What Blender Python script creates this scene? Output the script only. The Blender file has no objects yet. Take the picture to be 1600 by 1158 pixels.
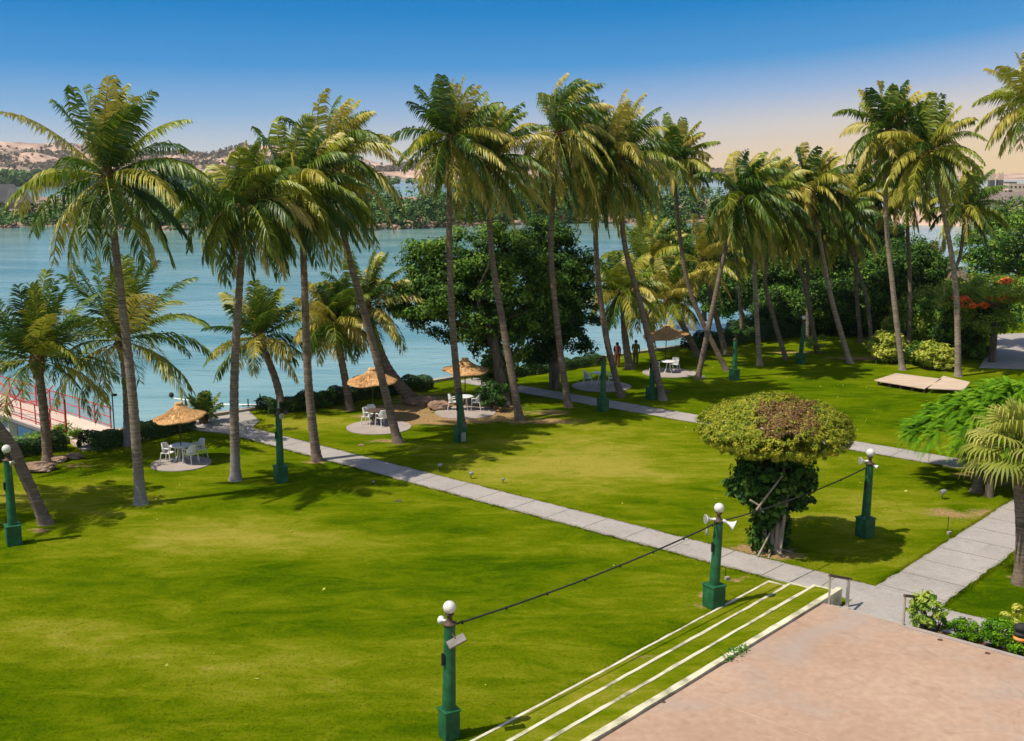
import bpy, math, random
import numpy as np
from mathutils import Vector
D = bpy.data; COL = bpy.context.scene.collection
SC = bpy.context.scene
R = math.radians

# ------------------------------------------------------------------ camera
F = 1743.0; PITCH = math.atan(309.0 / F); HCAM = 12.4
cam = D.cameras.new("camera"); cam_o = D.objects.new("camera", cam); COL.objects.link(cam_o)
cam.sensor_width = 36.0; cam.lens = 36.0 * F / 1600.0
cam.clip_start = 0.5; cam.clip_end = 12000
cam_o.location = (0, 0, HCAM); cam_o.rotation_euler = (math.pi / 2 - PITCH, 0, 0)
SC.camera = cam_o

# ------------------------------------------------------------------ sun + sky
SUN_EL = 59.0
sd = Vector((-0.913 * math.cos(R(SUN_EL)), -0.407 * math.cos(R(SUN_EL)), math.sin(R(SUN_EL))))
sun = D.lights.new("sun", 'SUN'); sun.energy = 5.0; sun.angle = R(0.6); sun.color = (1.0, 0.93, 0.80)
sun_o = D.objects.new("sun", sun); COL.objects.link(sun_o)
sun_o.rotation_euler = sd.to_track_quat('Z', 'Y').to_euler(); sun_o.location = (0, 0, 60)
W = D.worlds.new("World"); SC.world = W; W.use_nodes = True
nt = W.node_tree; nt.nodes.clear()
def N(nt, t, **k):
    n = nt.nodes.new(t)
    for a, b in k.items(): setattr(n, a, b)
    return n
def ramp(nt, stops, interp='LINEAR'):
    n = nt.nodes.new('ShaderNodeValToRGB'); cr = n.color_ramp; cr.interpolation = interp
    while len(cr.elements) < len(stops): cr.elements.new(0.5)
    for e, (p, c) in zip(cr.elements, stops):
        e.position = p; e.color = (c[0], c[1], c[2], 1)
    return n
def math_node(nt, op, a, b=None, clamp=False):
    n = nt.nodes.new('ShaderNodeMath'); n.operation = op; n.use_clamp = clamp
    for i, v in enumerate((a, b)):
        if v is None: continue
        if isinstance(v, (int, float)): n.inputs[i].default_value = v
        else: nt.links.new(v, n.inputs[i])
    return n.outputs[0]
sky = N(nt, 'ShaderNodeTexSky'); sky.sky_type = 'NISHITA'; sky.sun_disc = False
sky.sun_elevation = R(SUN_EL); sky.sun_rotation = math.atan2(sd.x, sd.y)
bgN = N(nt, 'ShaderNodeBackground'); bgN.inputs[1].default_value = 0.135
nt.links.new(sky.outputs[0], bgN.inputs[0])
tc = N(nt, 'ShaderNodeTexCoord'); sx = N(nt, 'ShaderNodeSeparateXYZ'); nt.links.new(tc.outputs['Generated'], sx.inputs[0])
xr = math_node(nt, 'MAXIMUM', sx.outputs[0], 0.0)
e = math_node(nt, 'SUBTRACT', sx.outputs[2], math_node(nt, 'MULTIPLY', math_node(nt, 'MULTIPLY', xr, xr), 0.17))
e = math_node(nt, 'ADD', math_node(nt, 'MULTIPLY', e, 5.0), 0.1)          # 0.1 = horizon
rL = ramp(nt, [(0.08, (.74, .70, .64)), (0.2, (.56, .62, .68)), (0.35, (.25, .46, .72)), (0.55, (.05, .30, .67)), (0.78, (.000, .22, .58)), (1.0, (.000, .17, .50))])
rR = ramp(nt, [(0.0, (.94, .68, .36)), (0.14, (.88, .68, .46)), (0.26, (.68, .64, .62)), (0.40, (.33, .48, .72)), (0.55, (.07, .32, .67)), (0.78, (.000, .22, .58)), (1.0, (.000, .17, .50))])
nt.links.new(e, rL.inputs[0]); nt.links.new(e, rR.inputs[0])
mx = N(nt, 'ShaderNodeMix', data_type='RGBA')
nt.links.new(math_node(nt, 'ADD', math_node(nt, 'MULTIPLY', sx.outputs[0], 2.2), 0.55, True), mx.inputs[0])
nt.links.new(rL.outputs[0], mx.inputs[6]); nt.links.new(rR.outputs[0], mx.inputs[7])
bgG = N(nt, 'ShaderNodeBackground'); nt.links.new(mx.outputs[2], bgG.inputs[0]); bgG.inputs[1].default_value = 1.0
mS = N(nt, 'ShaderNodeMixShader')
nt.links.new(math_node(nt, 'MULTIPLY', math_node(nt, 'SUBTRACT', sx.outputs[2], 0.16), 6.0, True), mS.inputs[0])
nt.links.new(bgG.outputs[0], mS.inputs[1]); nt.links.new(bgN.outputs[0], mS.inputs[2])
wo = N(nt, 'ShaderNodeOutputWorld'); nt.links.new(mS.outputs[0], wo.inputs[0])
SC.view_settings.view_transform = 'Standard'; SC.view_settings.look = 'None'
SC.view_settings.exposure = 0.0; SC.view_settings.gamma = 1.0
SC.cycles.max_bounces = 6; SC.cycles.transparent_max_bounces = 8

# ------------------------------------------------------------------ geometry of the place
def G(px, py, z=0.0):
    a = (px - 800) / F; b = (py - 579) / F
    d = np.array([a, math.cos(PITCH) - b * math.sin(PITCH), -math.sin(PITCH) - b * math.cos(PITCH)])
    t = (z - HCAM) / d[2]; return d * t + np.array([0, 0, HCAM])
def AY(px, py, Y):          # point of the sight line at ground distance Y
    a = (px - 800) / F; b = (py - 579) / F
    d = np.array([a, math.cos(PITCH) - b * math.sin(PITCH), -math.sin(PITCH) - b * math.cos(PITCH)])
    return d * (Y / d[1]) + np.array([0, 0, HCAM])
U = np.array([.667, .745, 0]); RR = np.array([.745, -.667, 0])
def CW(c, w, z=0.0): return c * U + w * RR + np.array([0, 0, z])
def tocw(p): return float(p[0] * U[0] + p[1] * U[1]), float(p[0] * RR[0] + p[1] * RR[1])
YAW = math.atan2(U[1], U[0])      # rotation of the local frame
def shore_w(c): return float(np.interp(c, [-60, 21, 31, 47, 71, 110, 170], [-52, -49.4, -49.0, -47.2, -43.2, -38, -30]))
WATER_Z = -1.5

# ------------------------------------------------------------------ object helpers
def tag(o, label=None, cat=None, group=None, kind=None):
    if label: o['label'] = label
    if cat: o['category'] = cat
    if group: o['group'] = group
    if kind: o['kind'] = kind
    return o
def thing(name, loc, label, cat, group=None, rz=0.0):
    o = D.objects.new(name, None); COL.objects.link(o); o.location = loc; o.rotation_euler = (0, 0, rz)
    o.empty_display_size = .3
    return tag(o, label, cat, group)
def np_mesh(name, V, faces_flat, loop_tot, mat, parent=None, attrs=None, smooth=False):
    V = np.asarray(V, dtype=np.float32); me = D.meshes.new(name)
    me.vertices.add(len(V)); me.vertices.foreach_set('co', V.ravel())
    ff = np.asarray(faces_flat, dtype=np.int32); lt = np.asarray(loop_tot, dtype=np.int32)
    me.loops.add(len(ff)); me.loops.foreach_set('vertex_index', ff)
    ls = np.concatenate([[0], np.cumsum(lt)[:-1]]).astype(np.int32)
    me.polygons.add(len(lt)); me.polygons.foreach_set('loop_start', ls); me.polygons.foreach_set('loop_total', lt)
    if smooth: me.polygons.foreach_set('use_smooth', np.ones(len(lt), dtype=bool))
    me.update(calc_edges=True)
    for k, v in (attrs or {}).items():
        at = me.attributes.new(k, 'FLOAT', 'POINT'); at.data.foreach_set('value', np.asarray(v, dtype=np.float32))
    me.materials.append(mat)
    o = D.objects.new(name, me); COL.objects.link(o)
    if parent: o.parent = parent
    return o
class MB:
    def __init__(s): s.v = []; s.f = []; s.sm = []
    def add(s, vs, fs, smooth=False):
        b = len(s.v); s.v += [tuple(map(float, q)) for q in vs]; s.f += [tuple(b + i for i in f) for f in fs]; s.sm += [smooth] * len(fs)
    def box(s, c, d, rz=0.0, taper=1.0):
        x, y, z = [q / 2 for q in d]; ca, sa = math.cos(rz), math.sin(rz); vs = []
        for zz, t in ((-z, 1), (z, taper)):
            for xx, yy in ((-x, -y), (x, -y), (x, y), (-x, y)):
                xx *= t; yy2 = yy * t
                vs.append((c[0] + xx * ca - yy2 * sa, c[1] + xx * sa + yy2 * ca, c[2] + zz))
        s.add(vs, [(3, 2, 1, 0), (4, 5, 6, 7), (0, 1, 5, 4), (1, 2, 6, 5), (2, 3, 7, 6), (3, 0, 4, 7)]); return s
    def prism(s, poly, z0, z1):
        n = len(poly); vs = [(p[0], p[1], z0) for p in poly] + [(p[0], p[1], z1) for p in poly]
        a = sum(poly[i][0] * poly[(i + 1) % n][1] - poly[(i + 1) % n][0] * poly[i][1] for i in range(n))
        fs = [tuple(range(n, 2 * n)), tuple(range(n - 1, -1, -1))] + [(i, (i + 1) % n, n + (i + 1) % n, n + i) for i in range(n)]
        if a < 0: fs = [tuple(reversed(f)) for f in fs]
        s.add(vs, fs); return s
    def tube(s, pts, rad, n=8, caps=True, smooth=True):
        pts = [np.array(p, float) for p in pts]; m = len(pts)
        if not hasattr(rad, '__len__'): rad = [rad] * m
        vs = []; ref = np.array([0, 0, 1.0])
        t0 = pts[-1] - pts[0]
        if abs(t0[2]) > .8 * np.linalg.norm(t0): ref = np.array([0, 1.0, 0])
        for i in range(m):
            t = pts[min(i + 1, m - 1)] - pts[max(i - 1, 0)]; t = t / (np.linalg.norm(t) + 1e-9)
            a = np.cross(t, ref); a /= np.linalg.norm(a) + 1e-9; b = np.cross(t, a)
            for k in range(n):
                th = 2 * math.pi * k / n; vs.append(pts[i] + rad[i] * (math.cos(th) * a + math.sin(th) * b))
        fs = [(i * n + k, (i + 1) * n + k, (i + 1) * n + (k + 1) % n, i * n + (k + 1) % n) for i in range(m - 1) for k in range(n)]
        s.add(vs, fs, smooth)
        if caps: s.add(vs[:n], [tuple(range(n))]); s.add(vs[-n:], [tuple(range(n - 1, -1, -1))])
        return s
    def lathe(s, prof, c=(0, 0, 0), n=20, smooth=True, jit=None):
        vs = []; m = len(prof)
        for i, (r, z) in enumerate(prof):
            for k in range(n):
                th = 2 * math.pi * k / n; rr = r * (1 + (jit(i, k) if jit else 0))
                vs.append((c[0] + rr * math.cos(th), c[1] + rr * math.sin(th), c[2] + z))
        fs = [(i * n + k, i * n + (k + 1) % n, (i + 1) * n + (k + 1) % n, (i + 1) * n + k) for i in range(m - 1) for k in range(n)]
        s.add(vs, fs, smooth); return s
    def sphere(s, c, r, n=16, m=10, sc=(1, 1, 1)):
        prof = [(max(1e-4, math.sin(math.pi * i / m)) * r, -math.cos(math.pi * i / m) * r * sc[2]) for i in range(m + 1)]
        return s.lathe(prof, c, n)
    def build(s, name, mat, parent=None, bevel=0):
        me = D.meshes.new(name); me.from_pydata(s.v, [], s.f); me.materials.append(mat)
        for p, q in zip(me.polygons, s.sm): p.use_smooth = q
        me.update(); o = D.objects.new(name, me); COL.objects.link(o)
        if parent: o.parent = parent
        if bevel:
            b = o.modifiers.new('bevel', 'BEVEL'); b.width = bevel; b.segments = 2; b.limit_method = 'ANGLE'
        return o
def copy_tree(o, parent=None):
    c = o.copy(); COL.objects.link(c); c.parent = parent
    for ch in list(o.children): copy_tree(ch, c)
    return c

# ------------------------------------------------------------------ materials
def newmat(name):
    m = D.materials.new(name); m.use_nodes = True; t = m.node_tree; b = t.nodes['Principled BSDF']; return m, t, b
def mat(name, stops, scale=5.0, detail=6, rough=.7, bump=0.0, bscale=None, spec=.3, stretch=(1, 1, 1), metal=0.0, coord='Object', dist=0.02):
    m, t, b = newmat(name)
    co = N(t, 'ShaderNodeTexCoord'); mp = N(t, 'ShaderNodeMapping'); t.links.new(co.outputs[coord], mp.inputs[0]); mp.inputs['Scale'].default_value = stretch
    nz = N(t, 'ShaderNodeTexNoise'); nz.inputs['Scale'].default_value = scale; nz.inputs['Detail'].default_value = detail; nz.inputs['Roughness'].default_value = .6
    t.links.new(mp.outputs[0], nz.inputs[0])
    n = len(stops)
    rp = ramp(t, [(.3 + .4 * i / max(1, n - 1), c) for i, c in enumerate(stops)]); t.links.new(nz.outputs[0], rp.inputs[0])
    t.links.new(rp.outputs[0], b.inputs['Base Color']); b.inputs['Roughness'].default_value = rough
    b.inputs['Specular IOR Level'].default_value = spec; b.inputs['Metallic'].default_value = metal
    if bump:
        n2 = N(t, 'ShaderNodeTexNoise'); n2.inputs['Scale'].default_value = bscale or scale * 4; n2.inputs['Detail'].default_value = 8
        t.links.new(mp.outputs[0], n2.inputs[0]); bp = N(t, 'ShaderNodeBump'); bp.inputs['Strength'].default_value = bump; bp.inputs['Distance'].default_value = dist
        t.links.new(n2.outputs[0], bp.inputs['Height']); t.links.new(bp.outputs[0], b.inputs['Normal'])
    return m
def leafmat(name, stops, transl=.3, rough=.5, spec=.35, nscale=.8):
    m, t, b = newmat(name)
    at = N(t, 'ShaderNodeAttribute'); at.attribute_name = 'tint'
    co = N(t, 'ShaderNodeTexCoord'); nz = N(t, 'ShaderNodeTexNoise'); nz.inputs['Scale'].default_value = nscale; nz.inputs['Detail'].default_value = 4
    t.links.new(co.outputs['Object'], nz.inputs[0])
    f = math_node(t, 'ADD', at.outputs['Fac'], math_node(t, 'MULTIPLY', math_node(t, 'SUBTRACT', nz.outputs[0], .5), .35), True)
    n = len(stops); rp = ramp(t, [(i / (n - 1), c) for i, c in enumerate(stops)]); t.links.new(f, rp.inputs[0])
    t.links.new(rp.outputs[0], b.inputs['Base Color']); b.inputs['Roughness'].default_value = rough; b.inputs['Specular IOR Level'].default_value = spec
    tr = N(t, 'ShaderNodeBsdfTranslucent'); t.links.new(rp.outputs[0], tr.inputs[0])
    ms = N(t, 'ShaderNodeMixShader'); ms.inputs[0].default_value = transl
    out = t.nodes['Material Output']; t.links.new(b.outputs[0], ms.inputs[1]); t.links.new(tr.outputs[0], ms.inputs[2]); t.links.new(ms.outputs[0], out.inputs[0])
    return m
MAT = {}
MAT['frond'] = leafmat('palm frond', [(.018, .058, .006), (.075, .155, .010), (.27, .31, .018), (.52, .45, .07), (.60, .46, .15)], .30, .42, .45)
MAT['fanleaf'] = leafmat('fan leaf', [(.13, .18, .02), (.32, .34, .05), (.52, .48, .12)], .3, .65, .15)
MAT['dark_leaf'] = leafmat('dark leaf', [(.018, .05, .010), (.042, .11, .013), (.10, .21, .02), (.22, .34, .03)], .25, .6, .2)
MAT['mid_leaf'] = leafmat('mid leaf', [(.03, .09, .012), (.08, .20, .016), (.19, .33, .025), (.38, .46, .06)], .3, .55, .25)
MAT['feather_leaf'] = leafmat('feather leaf', [(.04, .13, .004), (.12, .28, .008), (.25, .44, .015)], .3, .75, .1)
MAT['yellow_leaf'] = leafmat('yellow leaf', [(.16, .26, .02), (.38, .44, .04), (.62, .58, .08)], .3, .5)
MAT['topiary_leaf'] = leafmat('topiary leaf', [(.11, .17, .008), (.27, .30, .012), (.46, .41, .03), (.24, .13, .045), (.15, .065, .035)], .15, .6, .25, 1.6)
MAT['hedge_leaf'] = leafmat('hedge leaf', [(.018, .05, .010), (.05, .11, .015), (.12, .19, .03)], .15, .6)
MAT['mangrove'] = leafmat('mangrove', [(.035, .085, .03), (.075, .155, .04), (.15, .24, .05)], .1, .7, .2, .03)
MAT['scrub'] = leafmat('dry scrub', [(.07, .055, .035), (.13, .105, .06), (.16, .15, .07)], .05, .8, .1)
MAT['flower'] = mat('flower', [(.75, .10, .02), (.85, .2, .03)], 3, rough=.6)
def trunkmat(name, c1, c2, c3, wash=None):
    m, t, b = newmat(name)
    co = N(t, 'ShaderNodeTexCoord'); mp = N(t, 'ShaderNodeMapping'); t.links.new(co.outputs['Object'], mp.inputs[0]); mp.inputs['Scale'].default_value = (1.0, 1.0, 8)
    nz = N(t, 'ShaderNodeTexNoise'); nz.inputs['Scale'].default_value = 2.2; nz.inputs['Detail'].default_value = 8; nz.inputs['Roughness'].default_value = .7; t.links.new(mp.outputs[0], nz.inputs[0])
    rp = ramp(t, [(.32, c1), (.52, c2), (.7, c3)]); t.links.new(nz.outputs[0], rp.inputs[0]); colo = rp.outputs[0]
    sp = N(t, 'ShaderNodeSeparateXYZ'); t.links.new(co.outputs['Object'], sp.inputs[0])
    if wash:
        h = math_node(t, 'ADD', sp.outputs[2], math_node(t, 'MULTIPLY', nz.outputs[0], 2.4))
        fac = math_node(t, 'MULTIPLY', math_node(t, 'SUBTRACT', wash + 1.1, h), 1.6, True)
        fac = math_node(t, 'MULTIPLY', fac, .42)
        mm = N(t, 'ShaderNodeMix', data_type='RGBA'); t.links.new(fac, mm.inputs[0]); t.links.new(colo, mm.inputs[6]); mm.inputs[7].default_value = (.36, .35, .34, 1); colo = mm.outputs[2]
    t.links.new(colo, b.inputs['Base Color']); b.inputs['Roughness'].default_value = .9; b.inputs['Specular IOR Level'].default_value = .15
    bp = N(t, 'ShaderNodeBump'); bp.inputs['Strength'].default_value = .6; bp.inputs['Distance'].default_value = .04; t.links.new(nz.outputs[0], bp.inputs['Height']); t.links.new(bp.outputs[0], b.inputs['Normal'])
    return m
MAT['palm_trunk'] = trunkmat('palm trunk', (.09, .06, .04), (.20, .145, .105), (.33, .26, .20))
MAT['palm_trunk_wash'] = trunkmat('palm trunk washed', (.10, .07, .05), (.22, .17, .13), (.34, .29, .24), 1.5)
MAT['palm_trunk_pale'] = trunkmat('palm trunk pale', (.12, .085, .06), (.30, .23, .17), (.46, .38, .30))
MAT['palm_trunk_wash_low'] = trunkmat('palm trunk washed low', (.09, .06, .04), (.20, .145, .105), (.33, .26, .20), .7)
MAT['bark'] = mat('bark', [(.05, .035, .025), (.13, .10, .07), (.20, .16, .12)], 4, rough=.9, bump=.6, stretch=(1, 1, .3))
MAT['bark_light'] = mat('bark light', [(.16, .12, .08), (.30, .24, .17), (.42, .35, .26)], 5, rough=.9, bump=.6, stretch=(1, 1, .3))
MAT['fibre'] = mat('fibre', [(.06, .035, .015), (.16, .10, .04), (.30, .20, .07)], 6, rough=.95, bump=.8)
MAT['coconut'] = mat('coconut', [(.20, .22, .03), (.36, .28, .05), (.42, .22, .06)], 3, rough=.5)
def concrete(name, a, b_, scale=.6, joints=0.0, bump=.15):
    m, t, b = newmat(name)
    co = N(t, 'ShaderNodeTexCoord')
    n1 = N(t, 'ShaderNodeTexNoise'); n1.inputs['Scale'].default_value = scale; n1.inputs['Detail'].default_value = 10; n1.inputs['Roughness'].default_value = .65; t.links.new(co.outputs['Object'], n1.inputs[0])
    n2 = N(t, 'ShaderNodeTexNoise'); n2.inputs['Scale'].default_value = scale * 22; n2.inputs['Detail'].default_value = 6; t.links.new(co.outputs['Object'], n2.inputs[0])
    f = math_node(t, 'ADD', math_node(t, 'MULTIPLY', n1.outputs[0], .62), math_node(t, 'MULTIPLY', n2.outputs[0], .38))
    rp = ramp(t, [(.36, a), (.5, tuple((x + y) / 2 for x, y in zip(a, b_))), (.62, b_)]); t.links.new(f, rp.inputs[0])
    n3 = N(t, 'ShaderNodeTexNoise'); n3.inputs['Scale'].default_value = scale * 1.7; n3.inputs['Detail'].default_value = 3; n3.inputs['Distortion'].default_value = 1.5; t.links.new(co.outputs['Object'], n3.inputs[0])
    st = math_node(t, 'MULTIPLY', math_node(t, 'SUBTRACT', n3.outputs[0], .62), 3.0, True)
    mm = N(t, 'ShaderNodeMix', data_type='RGBA'); t.links.new(st, mm.inputs[0]); t.links.new(rp.outputs[0], mm.inputs[6]); mm.inputs[7].default_value = tuple(x * .62 for x in a) + (1,)
    t.links.new(mm.outputs[2], b.inputs['Base Color']); b.inputs['Roughness'].default_value = .88; b.inputs['Specular IOR Level'].default_value = .2
    n4 = N(t, 'ShaderNodeTexNoise'); n4.inputs['Scale'].default_value = scale * .55; n4.inputs['Detail'].default_value = 8; n4.inputs['Roughness'].default_value = .7; n4.inputs['Distortion'].default_value = 2.0; t.links.new(co.outputs['Object'], n4.inputs[0])
    g4 = math_node(t, 'MULTIPLY', math_node(t, 'SUBTRACT', n4.outputs[0], .47), 5.0, True); m4 = N(t, 'ShaderNodeMix', data_type='RGBA'); t.links.new(math_node(t, 'MULTIPLY', g4, .7), m4.inputs[0]); t.links.new(mm.outputs[2], m4.inputs[6])
    gy = sum(a) / 3; m4.inputs[7].default_value = (gy * 1.42, gy * 1.22, gy * 1.05, 1)
    n5 = N(t, 'ShaderNodeTexNoise'); n5.inputs['Scale'].default_value = scale * 7; n5.inputs['Detail'].default_value = 5; n5.inputs['Distortion'].default_value = .8; t.links.new(co.outputs['Object'], n5.inputs[0])
    g5 = math_node(t, 'MULTIPLY', math_node(t, 'SUBTRACT', n5.outputs[0], .60), 6.0, True); m5 = N(t, 'ShaderNodeMix', data_type='RGBA'); t.links.new(math_node(t, 'MULTIPLY', g5, .4), m5.inputs[0]); t.links.new(m4.outputs[2], m5.inputs[6]); m5.inputs[7].default_value = tuple(x * .5 for x in a) + (1,)
    vo = N(t, 'ShaderNodeTexVoronoi', feature='DISTANCE_TO_EDGE'); vo.inputs['Scale'].default_value = max(.3, scale * .9); vm = N(t, 'ShaderNodeVectorMath', operation='ADD'); vs_ = N(t, 'ShaderNodeVectorMath', operation='SCALE'); vs_.inputs['Scale'].default_value = .55
    t.links.new(n3.outputs['Color'], vs_.inputs[0]); t.links.new(vs_.outputs[0], vm.inputs[0]); t.links.new(co.outputs['Object'], vm.inputs[1]); t.links.new(vm.outputs[0], vo.inputs['Vector'])
    ck_ = math_node(t, 'MULTIPLY', math_node(t, 'MULTIPLY', math_node(t, 'LESS_THAN', vo.outputs['Distance'], .0045), math_node(t, 'GREATER_THAN', n1.outputs[0], .50)), .12)
    m6 = N(t, 'ShaderNodeMix', data_type='RGBA'); t.links.new(ck_, m6.inputs[0]); t.links.new(m5.outputs[2], m6.inputs[6]); m6.inputs[7].default_value = tuple(x * .35 for x in a) + (1,)
    t.links.new(m6.outputs[2], b.inputs['Base Color'])
    bp = N(t, 'ShaderNodeBump'); bp.inputs['Strength'].default_value = bump; bp.inputs['Distance'].default_value = .02; t.links.new(n2.outputs[0], bp.inputs['Height']); t.links.new(bp.outputs[0], b.inputs['Normal'])
    return m
MAT['path'] = concrete('path concrete', (.29, .26, .235), (.41, .37, .335), .5)
MAT['joint'] = mat('joint dirt', [(.10, .09, .07), (.22, .2, .16)], 3, rough=.95)
MAT['terrace'] = concrete('terrace concrete', (.36, .225, .150), (.47, .32, .225), .22, bump=.1)
MAT['terrace_line'] = mat('terrace joint', [(.42, .29, .20), (.56, .42, .30)], 3, rough=.9)
MAT['kerb'] = mat('kerb paint', [(.20, .19, .10), (.58, .53, .36), (.70, .66, .48)], 1.6, rough=.8, bump=.3)
MAT['pad'] = concrete('pad concrete', (.30, .245, .21), (.42, .355, .31), .9)
MAT['stone'] = concrete('sea wall stone', (.28, .22, .17), (.50, .42, .34), 1.2, bump=.6)
MAT['deck_concrete'] = concrete('bridge concrete', (.60, .46, .36), (.74, .60, .50), .5)
MAT['rock'] = mat('rock', [(.14, .08, .05), (.30, .19, .13), (.42, .30, .22)], 1.8, rough=.95, bump=.8)
MAT['red'] = mat('red paint', [(.42, .03, .025), (.55, .06, .04)], 3, rough=.45)
MAT['mesh_red'] = mat('faded red paint', [(.40, .10, .09), (.5, .16, .13)], 3, rough=.6)
MAT['green'] = mat('green paint', [(.010, .045, .020), (.008, .085, .030), (.012, .115, .040), (.05, .16, .085)], 3.5, detail=9, rough=.55, bump=.1, spec=.5)
MAT['metal'] = mat('galvanised metal', [(.30, .29, .26), (.52, .50, .46)], 8, rough=.45, metal=.5)
MAT['steel'] = mat('steel', [(.45, .42, .38), (.62, .6, .55)], 8, rough=.35, metal=.7)
MAT['dark'] = mat('dark rubber', [(.015, .015, .015), (.04, .035, .03)], 8, rough=.7)
MAT['brown_metal'] = mat('brown metal', [(.05, .03, .02), (.13, .08, .05)], 10, rough=.6)
MAT['white'] = mat('white plastic', [(.66, .65, .60), (.80, .79, .76)], 4, rough=.4, spec=.5)
MAT['globe'] = mat('opal glass', [(.56, .52, .45), (.78, .75, .69)], 5, rough=.3, spec=.5)
MAT['thatch'] = mat('thatch', [(.34, .17, .06), (.60, .34, .14), (.74, .48, .22)], 9, rough=.95, bump=.9, stretch=(1, 1, .5))
MAT['wood'] = mat('deck boards', [(.40, .29, .20), (.56, .42, .30), (.64, .50, .38)], 2.5, rough=.85, bump=.3, stretch=(.3, 4, 1))
MAT['dirt'] = mat('dirt', [(.16, .10, .05), (.30, .20, .11)], 3, rough=.98, bump=.8)
MAT['roof'] = mat('roof sheet', [(.20, .15, .13), (.28, .21, .18)], .2, rough=.8)
MAT['house_wall'] = mat('plaster', [(.50, .38, .28), (.62, .50, .38)], .3, rough=.9)
MAT['window'] = mat('window glass', [(.02, .025, .03), (.04, .04, .05)], 1, rough=.15, spec=.6)
MAT['grey_roof'] = mat('grey roof', [(.07, .07, .075), (.12, .115, .11)], .3, rough=.8)
MAT['skin'] = mat('skin', [(.22, .11, .07), (.30, .16, .10)], 5, rough=.6)
MAT['cloth_brown'] = mat('brown cloth', [(.12, .035, .025), (.18, .06, .04)], 6, rough=.9)
MAT['cloth_green'] = mat('olive cloth', [(.08, .09, .02), (.14, .14, .04)], 6, rough=.9)
MAT['hair'] = mat('black hair', [(.01, .008, .007), (.02, .015, .012)], 9, rough=.6)
MAT['flood'] = mat('weathered aluminium', [(.13, .11, .095), (.22, .19, .165)], 8, rough=.6)
MAT['orange'] = mat('orange plastic', [(.7, .25, .05), (.8, .35, .1)], 5, rough=.5)

# lawn: mown grass, colour in drifts; attribute 'soil' = worn earth
def lawnmat():
    m, t, b = newmat('lawn grass')
    co = N(t, 'ShaderNodeTexCoord')
    def noise(sc, det, ro=.6, st=(1, 1, 1), rot=0, dis=0):
        mp = N(t, 'ShaderNodeMapping'); mp.inputs['Scale'].default_value = st; mp.inputs['Rotation'].default_value = (0, 0, rot); t.links.new(co.outputs['Object'], mp.inputs[0])
        n = N(t, 'ShaderNodeTexNoise'); n.inputs['Scale'].default_value = sc; n.inputs['Detail'].default_value = det; n.inputs['Roughness'].default_value = ro; n.inputs['Distortion'].default_value = dis
        t.links.new(mp.outputs[0], n.inputs[0]); return n.outputs[0]
    a = noise(.16, 5, .6, (1, 1.6, 1), .3, .5)
    b2 = noise(.95, 9, .74, (.5, 1.15, 1), .25, .7)
    c = noise(9, 6, .75)
    d_ = noise(38, 3, .7)
    f = math_node(t, 'ADD', math_node(t, 'MULTIPLY', a, .36), math_node(t, 'MULTIPLY', b2, .43))
    f = math_node(t, 'ADD', f, math_node(t, 'MULTIPLY', c, .17)); f = math_node(t, 'ADD', f, math_node(t, 'MULTIPLY', d_, .11))
    at2 = N(t, 'ShaderNodeAttribute'); at2.attribute_name = 'dry'
    f = math_node(t, 'ADD', f, math_node(t, 'MULTIPLY', at2.outputs['Fac'], .11))
    rp = ramp(t, [(.42, (.038, .084, .001)), (.48, (.075, .126, .001)), (.545, (.125, .168, .002)), (.61, (.195, .218, .008)), (.71, (.33, .29, .04))])
    t.links.new(f, rp.inputs[0])
    at = N(t, 'ShaderNodeAttribute'); at.attribute_name = 'soil'
    s = math_node(t, 'ADD', at.outputs['Fac'], math_node(t, 'MULTIPLY', math_node(t, 'SUBTRACT', b2, .5), 1.3))
    s = math_node(t, 'MULTIPLY', math_node(t, 'SUBTRACT', s, .42), 5.0, True)
    s = math_node(t, 'MULTIPLY', s, math_node(t, 'GREATER_THAN', at.outputs['Fac'], .08))
    r2 = ramp(t, [(.35, (.20, .12, .045)), (.6, (.46, .30, .14))]); t.links.new(c, r2.inputs[0])
    mm = N(t, 'ShaderNodeMix', data_type='RGBA'); t.links.new(s, mm.inputs[0]); t.links.new(rp.outputs[0], mm.inputs[6]); t.links.new(r2.outputs[0], mm.inputs[7])
    t.links.new(mm.outputs[2], b.inputs['Base Color']); b.inputs['Roughness'].default_value = 1.0; b.inputs['Specular IOR Level'].default_value = .0
    bp = N(t, 'ShaderNodeBump'); bp.inputs['Strength'].default_value = .85; bp.inputs['Distance'].default_value = .08
    h = math_node(t, 'ADD', math_node(t, 'MULTIPLY', c, .7), math_node(t, 'MULTIPLY', d_, .5)); t.links.new(h, bp.inputs['Height']); t.links.new(bp.outputs[0], b.inputs['Normal'])
    return m
MAT['lawn'] = lawnmat()
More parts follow.
